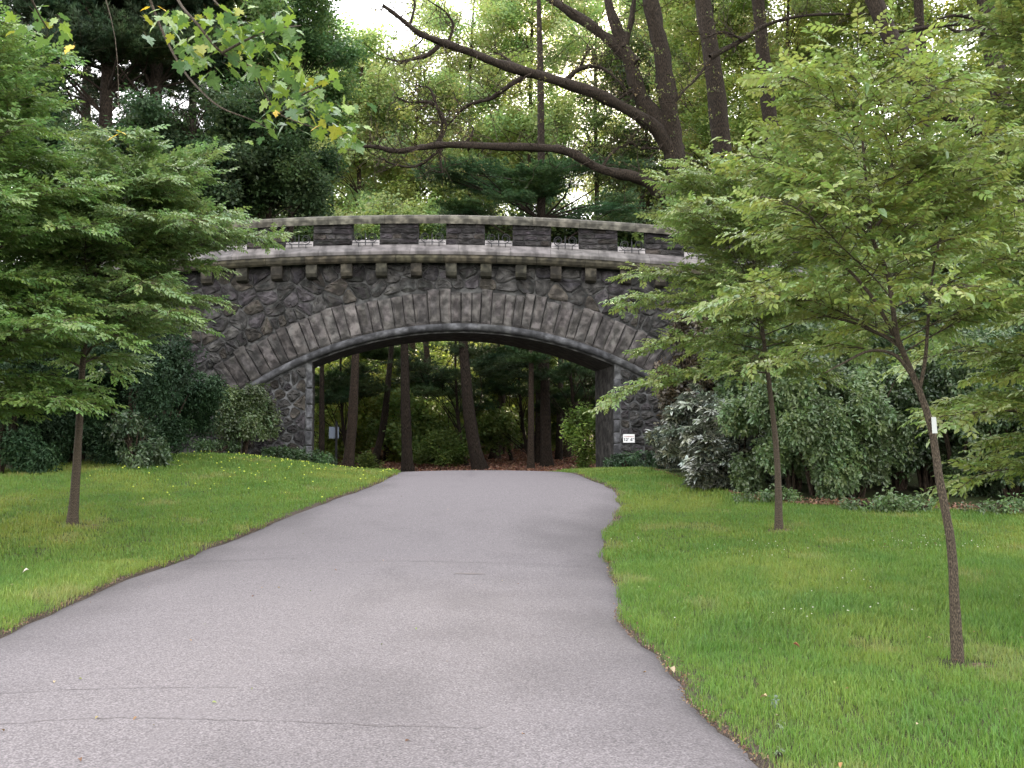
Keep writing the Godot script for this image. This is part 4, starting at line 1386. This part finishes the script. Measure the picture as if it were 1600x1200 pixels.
	for a in [[[1548, 36], [1500, 36], [1440, 44], [1395, 50], [1345, 52]], [[1520, 37], [1512, 26], [1490, 24], [1465, 30]], [[1535, 42], [1500, 50], [1480, 42]]]:
		var p := limb_path(a, 40.0, -0.1)
		for k in p.size(): p[k] -= org
		mb.tube(p, taper(p.size(), 0.14, 0.03), 6, Color.WHITE, 0.08)
	var host := get_node("woodland_tree_020") if has_node("woodland_tree_020") else null
	if host: put(host, "limb", mb.commit(M.bark_dark), org - host.position)
	# --- understorey that closes the view through and beside the arch
	var k := 0
	for q in [[505, 640, 50.0], [560, 650, 53.0], [600, 660, 49.0], [660, 665, 52.0], [700, 690, 47.0], [780, 650, 55.0], [830, 640, 58.0], [890, 640, 56.0], [740, 640, 60.0], [540, 600, 62.0], [640, 600, 64.0], [840, 590, 66.0], [930, 600, 62.0], [470, 600, 66.0], [980, 620, 60.0], [690, 590, 72.0], [770, 600, 76.0], [590, 580, 78.0], [880, 590, 78.0], [1000, 590, 74.0], [450, 580, 76.0]]:
		var dd: float = q[2]
		var bb := gpx(q[0], dd)
		var top := at(q[0], q[1] - rf(60, 110), dd).y - bb.y
		var which := ["leafy shrub at the left edge of the wood seen through the arch", "leafy shrub behind the tan leaning trunk, through the arch", "leafy shrub behind the crooked trunk, through the arch", "yellow-green shrub behind the slender trunk left of the arch middle", "low green shrub just left of the big curved trunk's foot", "green shrub right of the big curved trunk, through the arch", "green shrub behind the close pair of black trunks", "green shrub right of the close pair of black trunks, through the arch"]
		shrub("understorey_shrub", which[k] if k < which.size() else "leafy green understorey shrub deep in the wood beyond the arch", bb, Vector3(rf(2.2, 3.4), maxf(top * 0.62, 0.8), 1.7), 900, far, 0.85, [Color(0.27, 0.36, 0.09), Color(0.17, 0.25, 0.075), Color(0.34, 0.41, 0.10)][k % 3], "understorey shrubs beyond the arch")
		k += 1
	# a far belt of trees that closes the horizon
	var belt := []
	for i in 5:
		var x := -40.0 + i * 18.0
		var bb := gp(x, 92.0)
		belt.append(bb)
		clump_tree("distant_tree", "distant green tree far behind the wood, " + ["at the far left", "left of the bridge middle", "behind the bridge middle", "right of the bridge middle", "at the far right"][i], [bb, bb + Vector3(0, 6, 0), bb + Vector3(0.3, 13, 0)], 0.3, 0.08, {"n": 46, "m": 40, "centre": bb + Vector3(0, 9, 0), "rad": Vector3(8.5, 8.5, 3.5), "clump": 2.0, "spray": 1.5, "sprays": far, "tint": Color(0.12, 0.17, 0.055), "shell": 0.5}, M.bark, "distant trees behind the wood")

func build_shrubs() -> void:
	var ball := [M.ball_a, M.ball_b]
	# rhododendron by the right pier
	for q in [[1088, 645, 24.2, 1.1, 1.25, "glossy rhododendron with shining leaves at the foot of the right pier"], [1072, 680, 26.3, 0.72, 0.9, "smaller rhododendron close against the right pier"], [1158, 625, 22.2, 1.1, 1.45, "tall glossy rhododendron left of the slim straight trunk"], [1122, 725, 21.2, 0.7, 0.6, "low rhododendron with pale shining leaves at the lawn edge"]]:
		var b := gpx(q[0], q[2])
		var h := (at(q[0], q[1], q[2]).y - b.y)
		shrub("rhododendron", q[5], b, Vector3(q[3], maxf(h * 0.62, q[4] * 0.8), q[3]), 800, [M.whorl], 0.34, Color(0.135, 0.155, 0.11), "rhododendrons by the right pier", 0.0, 0.25)
	for q in [[1240, 20.4, 1.25, 1.05, 0, "grey-green small-leaved bush behind the slim straight trunk"], [1335, 19.6, 1.3, 1.15, 0, "grey-green bush between the two right young trunks"], [1400, 20.8, 1.4, 1.6, 1, "dark leafy bush behind the nearest young trunk"], [1290, 22.5, 1.7, 1.85, 1, "tall dark bush behind the grey-green bushes"], [1490, 19.8, 1.3, 1.25, 1, "dark shadowy bush right of the nearest young trunk"], [1580, 19.2, 1.3, 1.25, 1, "dark green bush at the right edge of the lawn border"], [1680, 18.6, 1.4, 1.3, 1, "dark green bush just past the right edge"], [1190, 25.5, 1.6, 2.1, 1, "dark bush rising behind the tall rhododendron"], [1500, 24.0, 2.2, 2.5, 1, "large dark bush on the right behind the border"], [1640, 24.0, 2.2, 2.6, 1, "large dark bush at the far right behind the border"], [1370, 26.0, 2.3, 2.5, 1, "large dark bush in the middle behind the border"], [1790, 18.4, 1.6, 1.5, 1, "dark bush outside the right edge, front of the border"], [1920, 18.0, 1.7, 1.6, 1, "dark bush farther outside the right edge"], [1850, 22.0, 2.2, 2.6, 1, "large dark bush outside the right edge"], [1275, 19.9, 1.2, 1.1, 0, "low grey-green bush filling the border between the two right trunks"], [1350, 21.5, 1.5, 1.7, 1, "dark leafy bush left of the nearest trunk, behind the front row"], [1445, 20.4, 1.3, 1.4, 1, "dark bush directly behind the nearest trunk's tag"], [1540, 20.6, 1.4, 1.6, 1, "dark bush between the nearest trunk and the right edge"]]:
		var b := gpx(q[0], q[1])
		var col := Color(0.112, 0.168, 0.066) if q[4] == 0 else Color(0.07, 0.115, 0.045)
		shrub("bush", q[5], b, Vector3(q[2], q[3] * 1.22, q[2] * 0.8), 1700, ball, 0.26 if q[1] < 22 else 0.34, col, "bushes of the right border", 0.0, 0.6)
	# low leafy plants at the border's foot
	for q in [[1365, 17.6, "low bright-leaved plant at the foot of the right border, left of the nearest trunk"], [1420, 17.5, "low leafy plant at the border's foot behind the nearest trunk"], [1560, 17.3, "low leafy plant at the right end of the border's foot"], [1205, 18.9, "low dark plant beside the slim straight trunk's border"]]:
		shrub("border_plant", q[2], gpx(q[0], q[1]), Vector3(0.7, 0.12, 0.3), 60, ball, 0.19, Color(0.10, 0.165, 0.055), "plants at the right border's foot")
	# reddish-brown conifer on the right of the arch
	for q in [[1090, 29.0, 1.2, 2.3, "brownish conifer against the right end of the arch"], [1150, 28.5, 1.4, 2.6, "dark brown-green conifer right of the arch end"]]:
		shrub("conifer_shrub", q[4], gpx(q[0], q[1]), Vector3(q[2], q[3], q[2] * 0.6), 1300, ball, 0.34, Color(0.075, 0.062, 0.035), "conifers at the right arch end")
	# left side: dark yews, the light bush by the pier
	for q in [[30, 23.5, 1.6, 1.7, "dark evergreen bush at the left edge behind the layered tree"], [-5, 21.6, 1.3, 1.15, "low dark evergreen bush cut by the left edge of the frame"], [75, 25.6, 1.5, 1.5, "dark evergreen bush second from the left edge, set back"], [120, 24.5, 1.5, 1.9, "dark evergreen bush behind the left young trunk"], [200, 24.0, 1.5, 1.6, "dark evergreen bush right of the left young trunk"], [258, 25.5, 1.1, 1.1, "rounded dark yew nearest the left pier"], [-40, 22.0, 1.6, 1.8, "dark evergreen bush just past the left edge"], [170, 28.0, 2.1, 2.3, "tall dark yew against the bridge's left wing"], [60, 27.0, 2.4, 3.0, "tall dark yew at the left edge below the bridge end"]]:
		shrub("evergreen_bush", q[4], gpx(q[0], q[1]), Vector3(q[2] * 1.08, q[3] * 1.15, q[2] * 0.8), 2100, [M.yew], 0.32, Color(0.02, 0.044, 0.018), "dark evergreens on the left", 0.0, 0.75)
	shrub("pale_bush", "light grey-green bush in front of the yews, right of the left young trunk", gpx(212, 23.0), Vector3(0.75, 0.62, 0.5), 260, ball, 0.26, Color(0.07, 0.115, 0.05))
	shrub("small_tree", "small bushy green tree standing against the left pier", gpx(380, 29.6), Vector3(0.85, 0.98, 0.6), 1100, ball, 0.26, Color(0.085, 0.125, 0.045), "", 0.25)
	for q in [[340, 29.4, "low ivy-like plant left of the small tree by the pier"], [440, 30.2, "low plants at the base of the left pier"], [480, 30.3, "tuft of leaves at the inner corner of the left pier"]]:
		shrub("pier_plant", q[2], gpx(q[0], q[1]), Vector3(0.7, 0.2, 0.25), 160, ball, 0.22, Color(0.06, 0.11, 0.04), "plants along the left pier")
	for q in [[975, 30.2, "dark green low plant at the foot of the right pier's corner"], [1010, 29.6, "dark green ground cover between right pier and rhododendron"]]:
		shrub("pier_plant", q[2], gpx(q[0], q[1]), Vector3(0.5, 0.24, 0.3), 170, ball, 0.22, Color(0.04, 0.085, 0.035), "plants along the right pier")
	shrub("sapling", "light green sapling seen through the arch beside the right jamb", gpx(912, 38.5), Vector3(0.62, 1.35, 0.6), 260, [M.far_a], 0.5, Color(0.16, 0.25, 0.055))
	shrub("sapling", "small bright sapling among the trunks in the arch, left of the curved trunk", gpx(690, 44.0), Vector3(1.2, 0.8, 0.7), 300, [M.far_a], 0.5, Color(0.13, 0.19, 0.05))
	shrub("sapling", "low bright sapling in front of the crooked trunk through the arch", gpx(565, 41.0), Vector3(0.7, 0.5, 0.5), 170, [M.far_a], 0.45, Color(0.14, 0.2, 0.05))

func box(st: Mb, c: Vector3, s: Vector3, col := Color.WHITE) -> void:
	var h := s * 0.5
	var p := []
	for q in [[-1, -1, -1], [1, -1, -1], [1, 1, -1], [-1, 1, -1], [-1, -1, 1], [1, -1, 1], [1, 1, 1], [-1, 1, 1]]:
		p.append(c + Vector3(q[0] * h.x, q[1] * h.y, q[2] * h.z))
	for f in [[0, 1, 2, 3], [5, 4, 7, 6], [4, 0, 3, 7], [1, 5, 6, 2], [3, 2, 6, 7], [4, 5, 1, 0]]:
		st.quad(p[f[0]], p[f[1]], p[f[2]], p[f[3]], col)

func build_signs() -> void:
	var c := at(982, 685, BD)
	c.z = -BD + 0.10
	var root := thing("clearance_sign", "small white sign with bridge height fixed to the right pier", "sign", c)
	var mb := Mb.new()
	box(mb, Vector3.ZERO, Vector3(0.35, 0.255, 0.012))
	put(root, "panel", mb.commit(M.sign_white))
	mb = Mb.new()
	for q in [[-0.155, 0.108], [0.155, 0.108], [-0.155, -0.108], [0.155, -0.108]]:
		mb.tube(PackedVector3Array([Vector3(q[0], q[1], -0.11), Vector3(q[0], q[1], 0.009)]), PackedFloat32Array([0.007, 0.007]), 6)
	put(root, "bolts", mb.commit(M.iron))
	var f := SystemFont.new()
	f.font_names = PackedStringArray(["Droid Sans"])
	f.font_weight = 700
	for q in [["CLEARANCE", 0.052, 0.055, M.ink_red], ["12' 4\"", 0.125, -0.04, M.ink]]:
		var t := TextMesh.new()
		t.text = q[0]
		t.font = f
		t.font_size = 48
		t.pixel_size = q[1] / 48.0
		t.depth = 0.002
		t.material = q[3]
		put(root, "lettering", t, Vector3(0, q[2], 0.0075))
	var b := gpx(526, 37.0)
	root = thing("sign_post", "black post with a small blue-grey sign behind the left lawn, seen through the arch", "sign", b)
	mb = Mb.new()
	box(mb, Vector3(0, 0.95, 0), Vector3(0.07, 2.0, 0.07))
	put(root, "post", mb.commit(M.iron))
	mb = Mb.new()
	box(mb, Vector3(-0.10, 1.55, -0.05), Vector3(0.36, 0.42, 0.012))
	put(root, "panel", mb.commit(M.sign_grey))
	# odd single leaves lying on the grass and drive
	var fl := flake()
	for q in [[1245, 1014, 0.06, Color(0.22, 0.09, 0.05), "curled red-brown leaf lying in the right lawn"], [1193, 1096, 0.05, Color(0.36, 0.27, 0.15), "pale tan leaf in the right lawn nearer the drive"], [1050, 1045, 0.07, Color(0.30, 0.24, 0.16), "pale dry leaf on the right edge of the drive"], [40, 895, 0.07, Color(0.5, 0.45, 0.38), "whitish leaf in the left lawn near the frame edge"]]:
		var w := road_hit(q[0], q[1])
		var mi := Mb.new()
		leaf_into(mi, Vector3(-0.5, 0.1, 0), Vector3(1, 0, 0), Vector3.UP, 1.0, 0.7, q[3], 0.4, 0.4)
		var o := put(self, "fallen_leaf", mi.commit(M.litter))
		tag(o, q[4], "leaf")
		var up := 0.06 if q[0] > 1060 or q[0] < 100 else 0.03
		o.transform = spin(Vector3(w.x, maxf(ground(w.x, -w.z), road_y(w.x, -w.z)) + up, w.z), q[2], 0.4)
	var wd := road_hit(1217, 1180)
	shrub("weed", "grey-green broad-leaved weed in the lawn beside the drive, bottom of the view", gp(wd.x, -wd.z), Vector3(0.03, 0.03, 0.03), 3, [M.ball_a], 0.06, Color(0.12, 0.19, 0.11))

# ---------------------------------------------------------------- the scene
func _ready() -> void:
	var cam := Camera3D.new()
	cam.name = "camera"
	cam.position = Vector3(0, EYE, 0)
	cam.rotation = Vector3(PITCH, 0, 0)
	cam.fov = rad_to_deg(2.0 * atan(600.0 / F))
	cam.near = 0.05
	cam.far = 1200.0
	add_child(cam)
	cam.current = true
	var env := Environment.new()
	env.background_mode = Environment.BG_SKY
	var sky := Sky.new()
	var sm := ProceduralSkyMaterial.new()
	sm.sky_top_color = Color(0.885, 0.89, 0.915)
	sm.sky_horizon_color = Color(0.98, 0.97, 0.95)
	sm.sky_curve = 0.25
	sm.ground_bottom_color = Color(0.25, 0.27, 0.22)
	sm.ground_horizon_color = Color(0.6, 0.62, 0.58)
	sm.sun_angle_max = 30.0
	sky.sky_material = sm
	env.sky = sky
	env.background_energy_multiplier = 1.0
	env.tonemap_mode = Environment.TONE_MAPPER_LINEAR
	env.tonemap_exposure = 5.6
	env.sdfgi_enabled = true
	env.ssao_enabled = true
	env.ssil_enabled = true
	var we := WorldEnvironment.new()
	we.name = "environment"
	we.environment = env
	add_child(we)
	var sun := DirectionalLight3D.new()
	sun.name = "sun"
	sun.light_energy = 1.1
	sun.light_color = Color(1.0, 0.93, 0.82)
	sun.light_angular_distance = 4.0
	sun.shadow_enabled = true
	add_child(sun)
	sun.look_at_from_position(Vector3(9.6, 45, -100), Vector3.ZERO)

	rng.seed = 20240511
	noise.seed = 7
	noise.frequency = 0.02
	noise.fractal_octaves = 3
	fine.seed = 15
	fine.frequency = 0.03
	fine.fractal_octaves = 2
	make_materials()
	M.spray_elm = spray_elm()
	M.far_a = spray_far(22, 0.19)
	M.far_b = spray_far(26, 0.16)
	M.far_thin = spray_far(9, 0.16)
	M.pine_a = spray_pine()
	M.pine_b = spray_pine(6, 18)
	M.whorl = spray_whorl()
	M.ball_a = spray_ball(16, 0.34, 0.19, M.leaf)
	M.ball_b = spray_ball(14, 0.30, 0.17, M.leaf)
	M.yew = spray_ball(20, 0.26, 0.10, M.needle)
	M.big_leaf = []
	for k in 5:
		var mb := Mb.new()
		leaf_into(mb, Vector3.ZERO, Vector3(1, 0, 0), Vector3.UP, 1.0, 0.52, [Color(0.16, 0.24, 0.05), Color(0.13, 0.2, 0.045), Color(0.2, 0.27, 0.05), Color(0.11, 0.19, 0.06), Color(0.17, 0.22, 0.05)][k], 0.14, 0.25)
		M.big_leaf.append(mb.commit(M.leaf))

	build_ground()
	build_bridge()
	build_woods()
	build_limb_tree()
	build_shrubs()
	build_young_trees()
	build_maple()
	build_signs()
	build_grass()
	build_litter()
